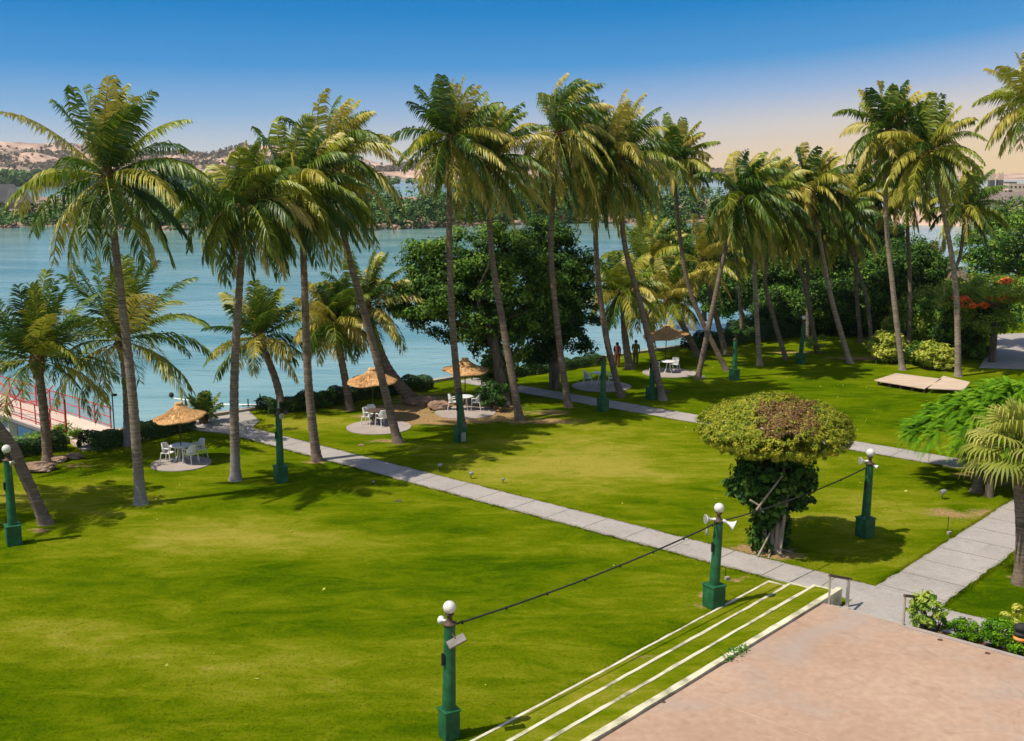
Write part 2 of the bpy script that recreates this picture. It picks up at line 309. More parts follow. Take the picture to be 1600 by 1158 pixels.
def watermat():
    m, t, b = newmat('lagoon water')
    co = N(t, 'ShaderNodeTexCoord')
    def noise(sc, det, st, dis=0):
        mp = N(t, 'ShaderNodeMapping'); mp.inputs['Scale'].default_value = st; t.links.new(co.outputs['Object'], mp.inputs[0])
        n = N(t, 'ShaderNodeTexNoise'); n.inputs['Scale'].default_value = sc; n.inputs['Detail'].default_value = det; n.inputs['Distortion'].default_value = dis; t.links.new(mp.outputs[0], n.inputs[0]); return n.outputs[0]
    a = noise(.03, 7, (1, 2.8, 1), 1.0); c = noise(.55, 6, (.45, 1, 1), .8); d_ = noise(2.2, 4, (.5, 1, 1))
    rp = ramp(t, [(.38, (.13, .27, .25)), (.62, (.25, .385, .35))]); t.links.new(a, rp.inputs[0]); t.links.new(rp.outputs[0], b.inputs['Base Color'])
    b.inputs['Roughness'].default_value = .12; b.inputs['IOR'].default_value = 1.33
    bp = N(t, 'ShaderNodeBump'); bp.inputs['Strength'].default_value = .27; bp.inputs['Distance'].default_value = .4
    t.links.new(math_node(t, 'ADD', c, math_node(t, 'MULTIPLY', d_, .25)), bp.inputs['Height']); t.links.new(bp.outputs[0], b.inputs['Normal'])
    return m
MAT['water'] = watermat()
def hillmat():
    m, t, b = newmat('barren hill')
    co = N(t, 'ShaderNodeTexCoord'); n = N(t, 'ShaderNodeTexNoise'); n.inputs['Scale'].default_value = .012; n.inputs['Detail'].default_value = 10; n.inputs['Roughness'].default_value = .65; t.links.new(co.outputs['Object'], n.inputs[0])
    rp = ramp(t, [(.38, (.16, .11, .09)), (.47, (.38, .24, .17)), (.56, (.62, .40, .28)), (.66, (.70, .50, .38))]); t.links.new(n.outputs[0], rp.inputs[0]); t.links.new(rp.outputs[0], b.inputs['Base Color']); b.inputs['Roughness'].default_value = .95
    return m
MAT['hill'] = hillmat()

# ------------------------------------------------------------------ ground sheet, paths, terrace
cs = np.unique(np.concatenate([np.linspace(-60, 8, 12), np.arange(8, 90, .5), np.arange(90, 172, 3)]))
ts = np.unique(np.concatenate([np.linspace(0, 1, 140) ** 1.0 * 60, np.linspace(60, 200, 10)]))
gv = []; soil = []; dry = []
soilspots = [(G(700, 628), 4.5, 3.2, .8), (G(760, 640), 3, 2.5, .75), (G(640, 640), 3.0, 2.2, .8), (G(850, 645), 2.5, 1.3, .6), (G(560, 640), 3, 1.2, .5), (G(690, 655), 4.5, 1.6, .95), (G(640, 650), 3.5, 1.2, .9), (G(840, 658), 3.0, .9, .8), (G(1195, 862), 1.5, 1.1, .95), (G(760, 650), 2.5, 1.0, .9), (G(495, 722), .7, .5, .8), (G(1500, 800), 2.4, 1.6, .62),
             (G(600, 690), 1.5, .8, .6), (G(1040, 775), .6, .3, .0), (G(1350, 560), 4, .9, .8), (G(1240, 551), 3, .7, .7), (G(1590, 745), 3, 2, .8), (G(115, 728), 1.8, .6, .6), (G(60, 828), .9, .4, .8), (G(1105, 928), .5, .35, .8), (G(920, 560), 3, 1.5, .6),
             (G(1127, 687), .7, .25, .95), (G(1575, 903), .4, .2, .8), (G(1150, 905), .6, .4, .7), (G(1100, 945), .8, .5, .55)]
for i in range(0):
    pass
dryspots = [(G(930, 700), 6, 4, 1.0), (G(820, 740), 4, 3, .7), (G(1400, 800), 4, 3, .8), (G(330, 830), 5, 2, .9), (G(60, 780), 5, 2, .7), (G(900, 740), 5, 3, .6), (G(500, 850), 4, 2, .7), (G(1400, 880), 3, 1.5, .7), (G(480, 660), 3, 2, .6), (G(120, 1000), 4, 2, .5), (G(350, 1050), 3, 1.5, .5)]
greenspots = [(G(1400, 640), 7, 5, .5), (G(1000, 590), 8, 5, .2), (G(1540, 900), 3, 3, .7), (G(620, 900), 5, 3, .5), (G(1250, 590), 6, 5, .25)]
for c in cs:
    w0 = shore_w(c)
    for t in ts:
        p = CW(c, w0 + t); gv.append(p)
gv = np.array(gv)
soil = np.zeros(len(gv)); dry = np.zeros(len(gv))
def blob(arr, spots, sg):
    for (q, rx, ry, a) in spots:
        dx = (gv[:, 0] - q[0]) / rx; dy = (gv[:, 1] - q[1]) / ry; g = a * np.exp(-(dx * dx + dy * dy)); arr[:] = np.maximum(arr, g) if sg > 0 else arr + sg * g
    return arr
blob(soil, soilspots, 1)
for q, rx, ry, a in dryspots: dry += a * np.exp(-(((gv[:, 0] - q[0]) / rx) ** 2 + ((gv[:, 1] - q[1]) / ry) ** 2))
for q, rx, ry, a in greenspots: dry -= a * np.exp(-(((gv[:, 0] - q[0]) / rx) ** 2 + ((gv[:, 1] - q[1]) / ry) ** 2))
nc, ntt = len(cs), len(ts)
idx = np.arange(nc * ntt).reshape(nc, ntt)
fq = np.stack([idx[:-1, :-1], idx[:-1, 1:], idx[1:, 1:], idx[1:, :-1]], -1).reshape(-1, 4)[:, ::-1]
tag(np_mesh('lawn', gv, fq.ravel(), np.full(len(fq), 4), MAT['lawn'], attrs={'soil': soil, 'dry': dry}, smooth=True), 'mown green lawn with dry yellow drifts and bare earth', None, kind='structure')

def wobble_strip(name, c0, c1, w0, w1, z, m, seed, slab=0.02, amp=.045, n=60, axis='w'):
    # a slab with slightly irregular long edges (grass creeping over)
    rnd = random.Random(seed); mb = MB(); a = []; b = []
    for i in range(n + 1):
        t = i / n
        if axis == 'w':
            w = w0 + (w1 - w0) * t; a.append(CW(c0 + rnd.uniform(-amp, amp), w)); b.append(CW(c1 + rnd.uniform(-amp, amp), w))
        else:
            c = c0 + (c1 - c0) * t; a.append(CW(c, w0 + rnd.uniform(-amp, amp))); b.append(CW(c, w1 + rnd.uniform(-amp, amp)))
    vs = [(p[0], p[1], z) for p in a] + [(p[0], p[1], z) for p in b] + [(p[0], p[1], z - slab - .03) for p in a] + [(p[0], p[1], z - slab - .03) for p in b]
    k = n + 1; fs = []
    for i in range(n):
        f = (i, i + 1, k + i + 1, k + i); fs.append(f)
        fs.append((2 * k + i, 2 * k + i + 1, i + 1, i)); fs.append((k + i, k + i + 1, 3 * k + i + 1, 3 * k + i))
    if axis != 'w': fs = [tuple(reversed(f)) for f in fs]
    mb.add(vs, fs); o = mb.build(name, m)
    tag(o, kind='structure'); return o
def joints(c0, c1, w0, w1, step, z, axis='w', seed=0):
    rnd = random.Random(seed); mb = MB()
    if axis == 'w':
        w = w0
        while w < w1:
            mb.box(tuple(CW((c0 + c1) / 2, w, z)), (abs(c1 - c0) - .06, .022 + rnd.random() * .015, .004), YAW + rnd.uniform(-.01, .01)); w += step * rnd.uniform(.96, 1.04)
    else:
        c = c0
        while c < c1:
            mb.box(tuple(CW(c, (w0 + w1) / 2, z)), (.022 + rnd.random() * .015, abs(w1 - w0) - .06, .004), YAW + rnd.uniform(-.01, .01)); c += step * rnd.uniform(.96, 1.04)
    return mb
def add_joints(parent, mb):
    o = mb.build('joints', MAT['joint'], parent); return o
p1 = wobble_strip('garden_path', 29.87, 31.4, -48.6, -11.15, .03, MAT['path'], 1, n=120); add_joints(p1, joints(29.87, 31.4, -48, -13.6, 1.75, .032, 'w', 3))
p1['label'] = 'pale concrete garden path running from the waterfront to the terrace steps'
p2 = wobble_strip('garden_path', 46.95, 48.6, -46.6, 12, .03, MAT['path'], 2, n=140); add_joints(p2, joints(46.95, 48.6, -46, 12, 2.4, .032, 'w', 4))
p2['label'] = 'pale concrete path crossing the lawn behind the mushroom shaped tree'
p3 = wobble_strip('garden_path', 31.37, 47.0, -13.25, -11.2, .034, MAT['path'], 3, n=50, axis='c'); add_joints(p3, joints(31.6, 46.9, -13.25, -11.2, 1.5, .036, 'c', 5))
p3['label'] = 'wide grey path leading away to the right from the terrace steps'
p4 = wobble_strip('garden_path', 29.0, 31.05, -13.31, 16, .026, MAT['path'], 4, n=60); add_joints(p4, joints(29.0, 31.05, -11.0, 16, 2.2, .028, 'w', 6))
p4['label'] = 'grey path passing in front of the shrub bed'
# paved landing by the sea wall
lp = MB().prism([CW(29.0, -48.9)[:2], CW(33.6, -48.7)[:2], CW(32.6, -46.4)[:2], CW(31.3, -45.2)[:2], CW(29.95, -45.2)[:2], CW(29.4, -46.6)[:2]], .0, .038).build('waterfront_path', MAT['path']); tag(lp, kind='structure')
# terrace
TZ = .45
t_ = MB().prism([CW(28.1, -13.35)[:2], CW(28.1, 20)[:2], CW(-30, 20)[:2], CW(-30, -13.35)[:2]], 0.0, TZ).build('terrace', MAT['terrace']); tag(t_, 'pinkish concrete terrace slab', kind='structure')
tl = MB()
for c in (20.9, 13.4): tl.box(tuple(CW(c, -3, TZ + .002)), (.014, 20.6, .004), YAW)
tl.build('joints', MAT['terrace_line'], t_)
# stairs down to the path
st = MB(); rise = TZ / 3
for k, (ca, cb) in enumerate(((28.1, 28.5), (28.5, 28.9))):
    top = TZ - rise * (k + 1)
    st.prism([CW(ca + .002, -13.3)[:2], CW(cb, -13.3)[:2], CW(cb, -10.95)[:2], CW(ca + .002, -10.95)[:2]], 0.0, top + (.001 * k))
tag(st.build('garden_steps', MAT['path']), 'low concrete steps between the terrace and the paths', kind='structure')
# planting bed
bed = MB().prism([CW(28.13, -10.9)[:2], CW(28.97, -10.9)[:2], CW(28.97, 12)[:2], CW(28.13, 12)[:2]], .0, .2).build('planting_bed', MAT['dirt']); tag(bed, kind='structure')
edge = MB().box(tuple(CW(28.02, .9, TZ + .012)), (.16, 24, .024), YAW).build('terrace_edging', MAT['pad']); tag(edge, kind='structure')

# stepped grass bank with white kerbs
kl = ['lowest thin white kerb of the stepped grass bank, beside the lawn', 'second white kerb up the stepped grass bank', 'third white kerb up the stepped grass bank', 'broad white coping along the edge of the pink terrace']
def kerb(c0, c1, w, wid, z, label, seed, ret=None):
    rnd = random.Random(seed); mb = MB(); n = 70; a = []; b = []
    for i in range(n + 1):
        c = c0 + (c1 - c0) * i / n; j = rnd.uniform(-.014, .014); a.append(CW(c, w - wid / 2 + j, z + rnd.uniform(-.006, .006))); b.append(CW(c, w + wid / 2 + rnd.uniform(-.012, .012), z + rnd.uniform(-.006, .006)))
    k = n + 1; vs = a + b + [(p[0], p[1], -.05) for p in a] + [(p[0], p[1], -.05) for p in b]; fs = []
    for i in range(n):
        fs += [(i, k + i, k + i + 1, i + 1), (i, i + 1, 2 * k + i + 1, 2 * k + i), (k + i + 1, k + i, 3 * k + i, 3 * k + i + 1)]
    fs += [(n, k + n, 3 * k + n, 2 * k + n), (0, 2 * k, 3 * k, k)]
    mb.add(vs, fs)
    if ret: mb.prism([CW(c1 - .002, w - wid / 2)[:2], CW(c1 + .12, w - wid / 2)[:2], CW(c1 + .12, w + ret)[:2], CW(c1 - .002, w + ret)[:2]], -.05, z + .001)
    o = mb.build('white_kerb', MAT['kerb']); tag(o, label, 'kerb', 'white kerbs of the stepped grass bank')
kz = [.07, .20, .34, .50]; kw = [-15.85, -15.1, -14.33, -13.5]
kwid = [.075, .095, .105, .18]; kc = [29.45, 29.45, 29.42, 29.4]
for i in range(4): kerb(-5, kc[i], kw[i], kwid[i], kz[i], kl[i], 20 + i, ret=(.68 if i < 3 else None))
for i in range(3):
    wa, wb = kw[i] + kwid[i] / 2 - .01, kw[i + 1] - kwid[i + 1] / 2 + .01; n = 90; k2 = 4; vs = []; so = []
    rnd = random.Random(40 + i)
    for a in range(n + 1):
        c = -5 + (kc[i] + 5) * a / n
        for b in range(k2 + 1): vs.append(CW(c, wa + (wb - wa) * b / k2, kz[i] - .02 + .03 * math.sin(math.pi * b / k2) + rnd.uniform(-.006, .006))); so.append(max(0, .45 * math.sin(c * .9 + i * 2) * math.sin(c * .37 + i)))
    ii = np.arange((n + 1) * (k2 + 1)).reshape(n + 1, k2 + 1)
    fq = np.stack([ii[:-1, :-1], ii[:-1, 1:], ii[1:, 1:], ii[1:, :-1]], -1).reshape(-1, 4)[:, ::-1]
    tag(np_mesh('grass_terrace', np.array(vs), fq.ravel(), np.full(len(fq), 4), MAT['lawn'], attrs={'soil': so, 'dry': np.full(len(vs), .6)}), 'narrow strip of grass between two white kerbs', kind='structure')

# road and clearing at the far right
pr = [G(1530, 575), G(1700, 580), G(1700, 518), G(1560, 522)]
tag(MB().prism([p[:2] for p in pr], 0, .02).build('road', MAT['path']), kind='structure')

# ------------------------------------------------------------------ water, sea wall, far shore
wv = MB(); wv.add([(-3600, -90, WATER_Z), (3600, -90, WATER_Z), (3600, 3900, WATER_Z), (-3600, 3900, WATER_Z)], [(0, 1, 2, 3)])
tag(wv.build('water', MAT['water']), 'calm teal lagoon water', kind='structure')
sw = MB(); cl = np.arange(-60, 170, 1.0)
rnd = random.Random(5)
vs = []; fs = []
for i, c in enumerate(cl):
    w0 = shore_w(c); j = rnd.uniform(-.05, .05); h = .16 + rnd.uniform(-.02, .02)
    for (dw, z) in ((-.9 + j, WATER_Z - .5), (-.42 + j, h), (-.02, h), (-.02, -.1)): vs.append(CW(c, w0 + dw, z))
for i in range(len(cl) - 1):
    for k in range(3): a = i * 4 + k; fs.append((a, a + 1, a + 5, a + 4))
sw.add(vs, [tuple(reversed(f)) for f in fs])
tag(sw.build('sea_wall', MAT['stone']), 'long low stone sea wall along the edge of the lawn', 'wall')
# ------------------------------------------------------------------ foliage machinery
rs = np.random.RandomState
def unit(a): return a / (np.linalg.norm(a, axis=-1, keepdims=True) + 1e-9)
def leaf_mesh(name, P, Nrm, size, tint, m, parent, rg, aspect=.55, axis=None, fold=.0):
    n = len(P); T = axis if axis is not None else rg.normal(size=(n, 3)); T = unit(T - Nrm * np.sum(T * Nrm, 1, keepdims=True)); B = np.cross(Nrm, T)
    s = size[:, None]
    v = np.stack([P - T * s * .5, P + B * s * aspect * .5 + Nrm * s * fold, P + T * s * .5, P - B * s * aspect * .5 + Nrm * s * fold], 1).reshape(-1, 3)
    return np_mesh(name, v, np.arange(4 * n), np.full(n, 4), m, parent, {'tint': np.repeat(tint, 4)})
def blob_points(blobs, nclump, rg, shell=.55):
    # clump centres inside a union of ellipsoids, biased to the surface
    vol = np.array([b[1][0] * b[1][1] * b[1][2] for b in blobs]) ** .7; pr = vol / vol.sum(); k = rg.choice(len(blobs), nclump, p=pr)
    d = unit(rg.normal(size=(nclump, 3))); r = (shell + (1 - shell) * rg.rand(nclump)) ** .8
    C = np.array([blobs[i][0] for i in k]); S = np.array([blobs[i][1] for i in k]); return C + d * S * r[:, None], d
def leaf_cloud(blobs, nclump, per, crad, lsize, rg, tint=(.5, .3), shell=.55, upbias=.5, flat=.6):
    cc, cd = blob_points(blobs, nclump, rg, shell); n = nclump * per
    d = unit(rg.normal(size=(n, 3))); rr = rg.rand(n) ** .45
    cr = crad * (.6 + .8 * rg.rand(nclump)); P = np.repeat(cc, per, 0) + d * np.array([1, 1, flat]) * (rr * np.repeat(cr, per))[:, None]
    Nn = unit(d * .7 + np.array([0, 0, upbias]) + rg.normal(size=(n, 3)) * .45 + np.repeat(cd, per, 0) * .3)
    ti = np.clip(np.repeat(rg.normal(tint[0], tint[1] * .5, nclump), per) + rg.normal(0, tint[1] * .5, n), 0, 1)
    return P, Nn, lsize * (.6 + .8 * rg.rand(n)), ti, cc
def tree(name, base, blobs, label, cat, m, seed, nclump=120, per=120, crad=.6, lsize=.17, tint=(.4, .3), trunk_r=.2, group=None, bark='bark', shell=.55, nlimb=9, aspect=.55, trunks=1):
    rg = rs(seed); root = thing(name, tuple(base), label, cat, group)
    bl = [(np.array(c) - base, np.array(r)) for c, r in blobs]
    P, Nn, sz, ti, cc = leaf_cloud(bl, nclump, per, crad, lsize, rg, tint, shell)
    leaf_mesh('crown', P, Nn, sz, ti, m, root, rg, aspect, fold=.08)
    mb = MB(); cen = np.mean([b[0] for b in bl], 0)
    for k in range(trunks):
        off = np.array([rg.uniform(-.3, .3), rg.uniform(-.3, .3), 0]) * (trunks > 1)
        fork = off + np.array([cen[0] * .35, cen[1] * .35, max(.6, (cen[2] - bl[0][1][2] * .7))]) + rg.normal(size=3) * .12
        mid = (off + fork) / 2 + rg.normal(size=3) * .1
        mb.tube([off + (0, 0, -.1), off + (0, 0, .15), mid, fork], [trunk_r * 1.5, trunk_r * 1.1, trunk_r * .95, trunk_r * .8], 9)
        for i in range(nlimb):
            tgt = cc[rg.randint(len(cc))]; m1 = fork * .5 + tgt * .5 + rg.normal(size=3) * .25 * np.linalg.norm(tgt - fork) * .3
            mb.tube([fork * .98, fork * .75 + m1 * .25, m1, tgt], [trunk_r * .7, trunk_r * .5, trunk_r * .32, trunk_r * .12], 6)
    mb.build('trunk', MAT[bark], root); return root

def frond_set(rg, n, L, wind, droop, lean, el_hi=88, el_lo=-25, lw=.05, ll=.8, dens=46, yellow=.35, stiff=.0, dead=0):
    """All fronds of one palm crown, as arrays of leaflets."""
    VV = []; TT = []; FF = []; LT = []; base = 0; RV = []
    wv = np.array([1.0, .25, -.05]) * wind; NS = 18
    for i in range(n):
        q = (i + .5) / n; az = i * 2.39996 + rg.uniform(-.25, .25); el = R(el_hi + (el_lo - el_hi) * q ** .95 + rg.uniform(-8, 8))
        Lf = L * (.76 + .24 * math.sin(math.pi * min(.62, q * .9 + .08))) * rg.uniform(.88, 1.08)
        d = np.array([math.cos(az) * math.cos(el), math.sin(az) * math.cos(el), math.sin(el)]); p = np.array([0, 0, 0.0]) + d * .08
        ds = Lf / NS; pts = [p]; tans = [d]
        g = droop * (.14 + 1.15 * q) * rg.uniform(.75, 1.3)
        for s in range(NS):
            u = (s + 1) / NS; k = g * (.25 + 1.3 * u) * (1.25 - .4 * abs(d[2]))
            d = d + np.array([0, 0, -1.0]) * k * ds * .34 + wv * ds * .60 * (.4 + u); d = d / np.linalg.norm(d); p = p + d * ds; pts.append(p); tans.append(d)
        pts = np.array(pts); tans = np.array(tans)
        ptt = np.array([0, 0, 1.0]); side = np.cross(tans, ptt + rg.normal(size=3) * .15); side = unit(side); nor = np.cross(side, tans)
        roll = rg.uniform(-.5, .5) + (.25 * wind * 3 if wind else 0) * rg.uniform(-1, 1)
        m = int(dens * Lf / L); u = np.linspace(.13, .995, m); ui = u * NS
        def lerp(A): i0 = np.clip(ui.astype(int), 0, NS - 1); f = (ui - i0)[:, None]; return A[i0] * (1 - f) + A[i0 + 1] * f
        P0, Tn, Sd, Nr = lerp(pts), unit(lerp(tans)), unit(lerp(side)), unit(lerp(nor))
        Sd2 = Sd * math.cos(roll) + Nr * math.sin(roll)
        old = max(0, (q - .55) / .45); isdead = (dead and i >= n - dead)
        ftint = np.clip(rg.beta(1.0, 2.2) * (.55 + yellow) + old * yellow * .55 * rg.rand(), 0, .74)
        if rg.rand() < yellow * .28: ftint = max(ftint, rg.uniform(.55, .78))
        if isdead: ftint = rg.uniform(.85, 1.0)
        fl = ll * rg.uniform(.85, 1.1)
        for sg in (-1, 1):
            gapm = (np.sin(u * rg.uniform(30, 60) + rg.uniform(0, 6)) > .93 - .25 * old * u); keep = (rg.rand(m) > (.04 + .14 * old)) & ~gapm; mm_ = int(keep.sum()); uu = u[keep]
            prof = np.clip(np.minimum((uu - .05) / .22, 1.0), .2, 1) * (1.0 - .62 * np.clip((uu - .5) / .5, 0, 1) ** 1.6)
            l = fl * prof * rg.uniform(.82, 1.08, mm_)
            fw = (.32 + .5 * uu + .25 * stiff)[:, None]
            up = (.28 * (1 - old) - .1)
            dirn = unit(sg * Sd2[keep] + Tn[keep] * fw + Nr[keep] * up + rg.normal(size=(mm_, 3)) * .10)
            hang = (.70 + .9 * old + .30 * droop * (.4 + q)) * (1 - .6 * stiff); dn = np.array([0, 0, -1.0])
            d1 = unit(dirn + dn * hang * .35 + wv * .35); d2 = unit(dirn * .75 + dn * hang * rg.uniform(.7, 1.25, mm_)[:, None] + wv * .8)
            A = P0[keep]; B = A + d1 * (l * .5)[:, None]; C = B + d2 * (l * .5)[:, None]
            wvec = unit(Tn[keep] + Nr[keep] * .35 + rg.normal(size=(mm_, 3)) * .25) * (lw * .5)
            v = np.stack([A - wvec * .6, A + wvec * .6, B - wvec, B + wvec, C], 1).reshape(-1, 3)
            o = base + np.arange(mm_)[:, None] * 5
            quad = (o + np.array([0, 1, 3, 2])); tri = (o + np.array([2, 3, 4]))
            FF.append(quad.ravel()); LT.append(np.full(mm_, 4)); FF.append(tri.ravel()); LT.append(np.full(mm_, 3))
            VV.append(v); TT.append(np.repeat(np.clip(ftint + rg.normal(0, .07, mm_) + .10 * uu, 0, 1), 5)); base += 5 * mm_
        # rachis, a flattened 3-sided rod
        rw = np.linspace(.045, .010, NS + 1)[:, None]
        ring = np.stack([pts - side * rw, pts + nor * rw * .8, pts + side * rw], 1).reshape(-1, 3)
        for s in range(NS):
            a = base + s * 3
            for k in range(3): FF.append(np.array([a + k, a + (k + 1) % 3, a + 3 + (k + 1) % 3, a + 3 + k]))
        LT.append(np.full(NS * 3, 4)); VV.append(ring); TT.append(np.full(len(ring), min(1, ftint * .6 + .38))); base += len(ring)
    return np.concatenate(VV), np.concatenate(FF), np.concatenate(LT), np.concatenate(TT)

_n = MB().sphere((0, 0, 0), .12, 9, 7, (1, 1, 1.25)).build('coconut', MAT['coconut']); NUT = _n.data; D.objects.remove(_n)
PAL = 0
def palm(label, basepx, mids, crownpx, L=4.0, n=24, wind=.0, droop=1.0, yellow=.4, dY=0.0, tm='palm_trunk', r0=.24, r1=.135, group=None, seed=None, el_lo=-30, stiff=0, ll=.8, nuts=True, name='coconut_palm', cat='palm tree', z0=0.0, dens=46, dead=0):
    global PAL
    PAL += 1; rg = rs(1000 + (seed if seed is not None else PAL)); b = G(*basepx, z0); root = thing(name, tuple(b), label, cat, group)
    vr = rs(7000 + PAL); droop *= vr.uniform(.95, 1.4); L = L * vr.uniform(.9, 1.08); wind *= vr.uniform(.9, 1.6); n = int(n * (1.62 if nuts else 1.2)); r0 *= .86; r1 *= .88; L = L * (.76 if nuts else .88); dens = int(dens * 1.6); droop = droop * (1.45 if nuts else 1.05); ll = ll * 1.18
    pts = [b]; m = len(mids) + 1
    for i, q in enumerate(list(mids) + [crownpx]): pts.append(AY(q[0], q[1], b[1] + dY * (i + 1) / m))
    pts = np.array(pts); zs = pts[:, 2]
    # smooth spline through the points
    tt = np.linspace(0, 1, len(pts)); NN = 46; f = np.linspace(0, 1, NN)
    def cr(i, t):
        p0, p1, p2, p3 = pts[max(i - 1, 0)], pts[i], pts[min(i + 1, len(pts) - 1)], pts[min(i + 2, len(pts) - 1)]
        return .5 * ((2 * p1) + (-p0 + p2) * t + (2 * p0 - 5 * p1 + 4 * p2 - p3) * t * t + (-p0 + 3 * p1 - 3 * p2 + p3) * t ** 3)
    dlen = np.linalg.norm(np.diff(pts, axis=0), axis=1); cum = np.concatenate([[0], np.cumsum(dlen)]); tot = cum[-1]
    path = []; rad = []
    step = max(.15, tot / 90); s = 0
    while s <= tot:
        i = min(int(np.searchsorted(cum, s, 'right')) - 1, len(pts) - 2); path.append(cr(i, (s - cum[i]) / dlen[i]) - b)
        u = s / tot; rr = r1 + (r0 - r1) * (1 - u) ** 1.1 + r0 * .6 * math.exp(-s / .3); rad.append(rr * (1 + (.065 if len(path) % 2 else -.03) + rg.uniform(-.02, .02))); s += step
    path.append(pts[-1] - b); rad.append(r1 * .9)
    path[0] = path[0] + np.array([0, 0, -.08])
    MB().tube(path, rad, 11, smooth=True).build('trunk', MAT[tm], root)
    top = pts[-1] - b
    V, Fc, LTt, T = frond_set(rg, n, L, wind, droop, None, el_lo=el_lo, yellow=yellow, stiff=stiff, ll=ll, lw=.066 if b[1] < 62 else .085, dens=dens, dead=dead)
    V = V + top
    np_mesh('crown', V, Fc, LTt, MAT['frond'], root, {'tint': T})
    # fibrous boots round the bud
    mb = MB(); mb.lathe([(r1 * 1.0, -.75), (r1 * 1.35, -.4), (r1 * 1.9, -.1), (r1 * 1.5, .25), (r1 * .5, .6), (.01, .75)], top, 10, jit=lambda i, k: .25 * math.sin(k * 2.4 + i * 1.7))
    for i in range(14):
        a = i * 2.4; d = np.array([math.cos(a), math.sin(a), 0]); z = -.5 + i * .05; mb.tube([top + d * r1 + (0, 0, z), top + d * .3 + (0, 0, z + .12), top + d * .5 + (0, 0, z + rg.uniform(-.1, .3))], [.05, .04, .02], 5)
    mb.build('leaf_sheath', MAT['fibre'], root)
    if nuts:
        for i in range(7):
            a = i * .9 + rg.uniform(0, .5); q = rg.uniform(.22, .42); c_ = D.objects.new('coconut', NUT); COL.objects.link(c_); c_.parent = root
            c_.location = tuple(top + np.array([math.cos(a) * q, math.sin(a) * q, -.15 - rg.rand() * .5])); c_.rotation_euler = (rg.uniform(-.5, .5), rg.uniform(-.5, .5), 0)
    return root
gT = 'tall coconut palms along the lawn'; gS = 'short palms near the waterfront'
palm('tall coconut palm with open star shaped crown and greyish trunk, leftmost tall palm', (220, 787), [(206, 610), (190, 470)], (168, 278), L=5.2, n=24, wind=.10, droop=.9, yellow=.45, tm='palm_trunk_wash', group=gT, el_lo=-50, seed=3)
palm('coconut palm with whitewashed foot just left of the headless green post', (368, 750), [(366, 600), (374, 450)], (384, 325), L=4.6, n=30, wind=.30, droop=1.7, yellow=.42, tm='palm_trunk_wash', group=gT, el_lo=-40)
palm('leaning coconut palm standing on the edge of the main path', (495, 720), [(482, 600), (476, 450)], (470, 305), L=4.8, n=30, wind=.38, droop=1.6, yellow=.38, tm='palm_trunk', group=gT, el_lo=-45)
palm('tall coconut palm leaning left over the middle thatched parasol table', (622, 692), [(578, 520), (545, 400)], (514, 262), L=4.9, n=32, wind=.38, droop=1.5, yellow=.45, group=gT, el_lo=-45)
palm('straight coconut palm rising behind the green post with the grey box', (722, 668), [(708, 520), (702, 380)], (704, 218), L=4.2, n=28, wind=.08, droop=.9, yellow=.42, r0=.22, group=gT, el_lo=-50)
palm('coconut palm leaning left in front of the big dark tree', (812, 656), [(788, 520), (768, 390)], (762, 255), L=4.5, n=28, wind=.30, droop=1.2, yellow=.5, group=gT, el_lo=-45, dY=1)
palm('coconut palm with long drooping crown at the near edge of the second path', (888, 636), [(872, 520), (861, 380)], (872, 212), L=5.2, n=30, wind=.36, droop=1.7, yellow=.6, group=gT, el_lo=-55, r0=.22)
palm('coconut palm leaning left just right of the table under the dark tree', (970, 620), [(946, 520), (932, 400)], (930, 262), L=4.8, n=28, wind=.30, droop=1.5, yellow=.6, group=gT, el_lo=-50, r0=.22)
palm('coconut palm with whitewashed foot beside the green post at the path', (1036, 625), [(1002, 480), (975, 375)], (968, 250), L=5.0, n=28, wind=.30, droop=1.3, yellow=.6, group=gT, el_lo=-45, tm='palm_trunk_wash_low', r0=.22)
palm('coconut palm leaning right, its trunk crossing another trunk', (1090, 593), [(1114, 480), (1135, 385)], (1160, 312), L=5.2, n=32, wind=.34, droop=1.9, yellow=.55, group=gT, el_lo=-45, r0=.2)
palm('slim coconut palm leaning left with a small open crown', (1135, 579), [(1080, 460), (1060, 350)], (1053, 250), L=3.9, n=22, wind=.18, droop=1.0, yellow=.45, group=gT, el_lo=-40, r0=.2, r1=.11)
palm('coconut palm with upright trunk just right of the post with the leafy top', (1187, 571), [(1181, 469), (1180, 400)], (1196, 320), L=5.2, n=30, wind=.38, droop=1.8, yellow=.5, group=gT, el_lo=-45, r0=.2, tm='palm_trunk_pale')
palm('coconut palm leaning left behind the post with the leafy top', (1228, 562), [(1207, 490), (1195, 430)], (1212, 345), L=4.6, n=24, wind=.32, droop=1.5, yellow=.5, group=gT, r0=.19)
palm('coconut palm standing just right of the farthest globe lamp post', (1277, 551), [(1258, 450), (1240, 385)], (1228, 320), L=4.6, n=24, wind=.3, droop=1.4, yellow=.5, group=gT, r0=.19)
palm('coconut palm with wide pale foot at the edge of the clearing', (1328, 567), [(1300, 470), (1281, 375)], (1268, 298), L=4.7, n=28, wind=.30, droop=1.2, yellow=.6, group=gT, r0=.22, tm='palm_trunk_pale')
palm('tall coconut palm behind the left end of the wooden platform', (1410, 578), [(1396, 460), (1384, 330)], (1388, 205), L=4.9, n=30, wind=.24, droop=1.2, yellow=.6, group=gT, el_lo=-55, r0=.22, tm='palm_trunk_pale')
palm('tall coconut palm beside the right end of the wooden platform', (1497, 588), [(1494, 460), (1479, 355)], (1452, 238), L=4.8, n=30, wind=.15, droop=1.05, yellow=.6, group=gT, el_lo=-50, r0=.23, tm='palm_trunk_pale')
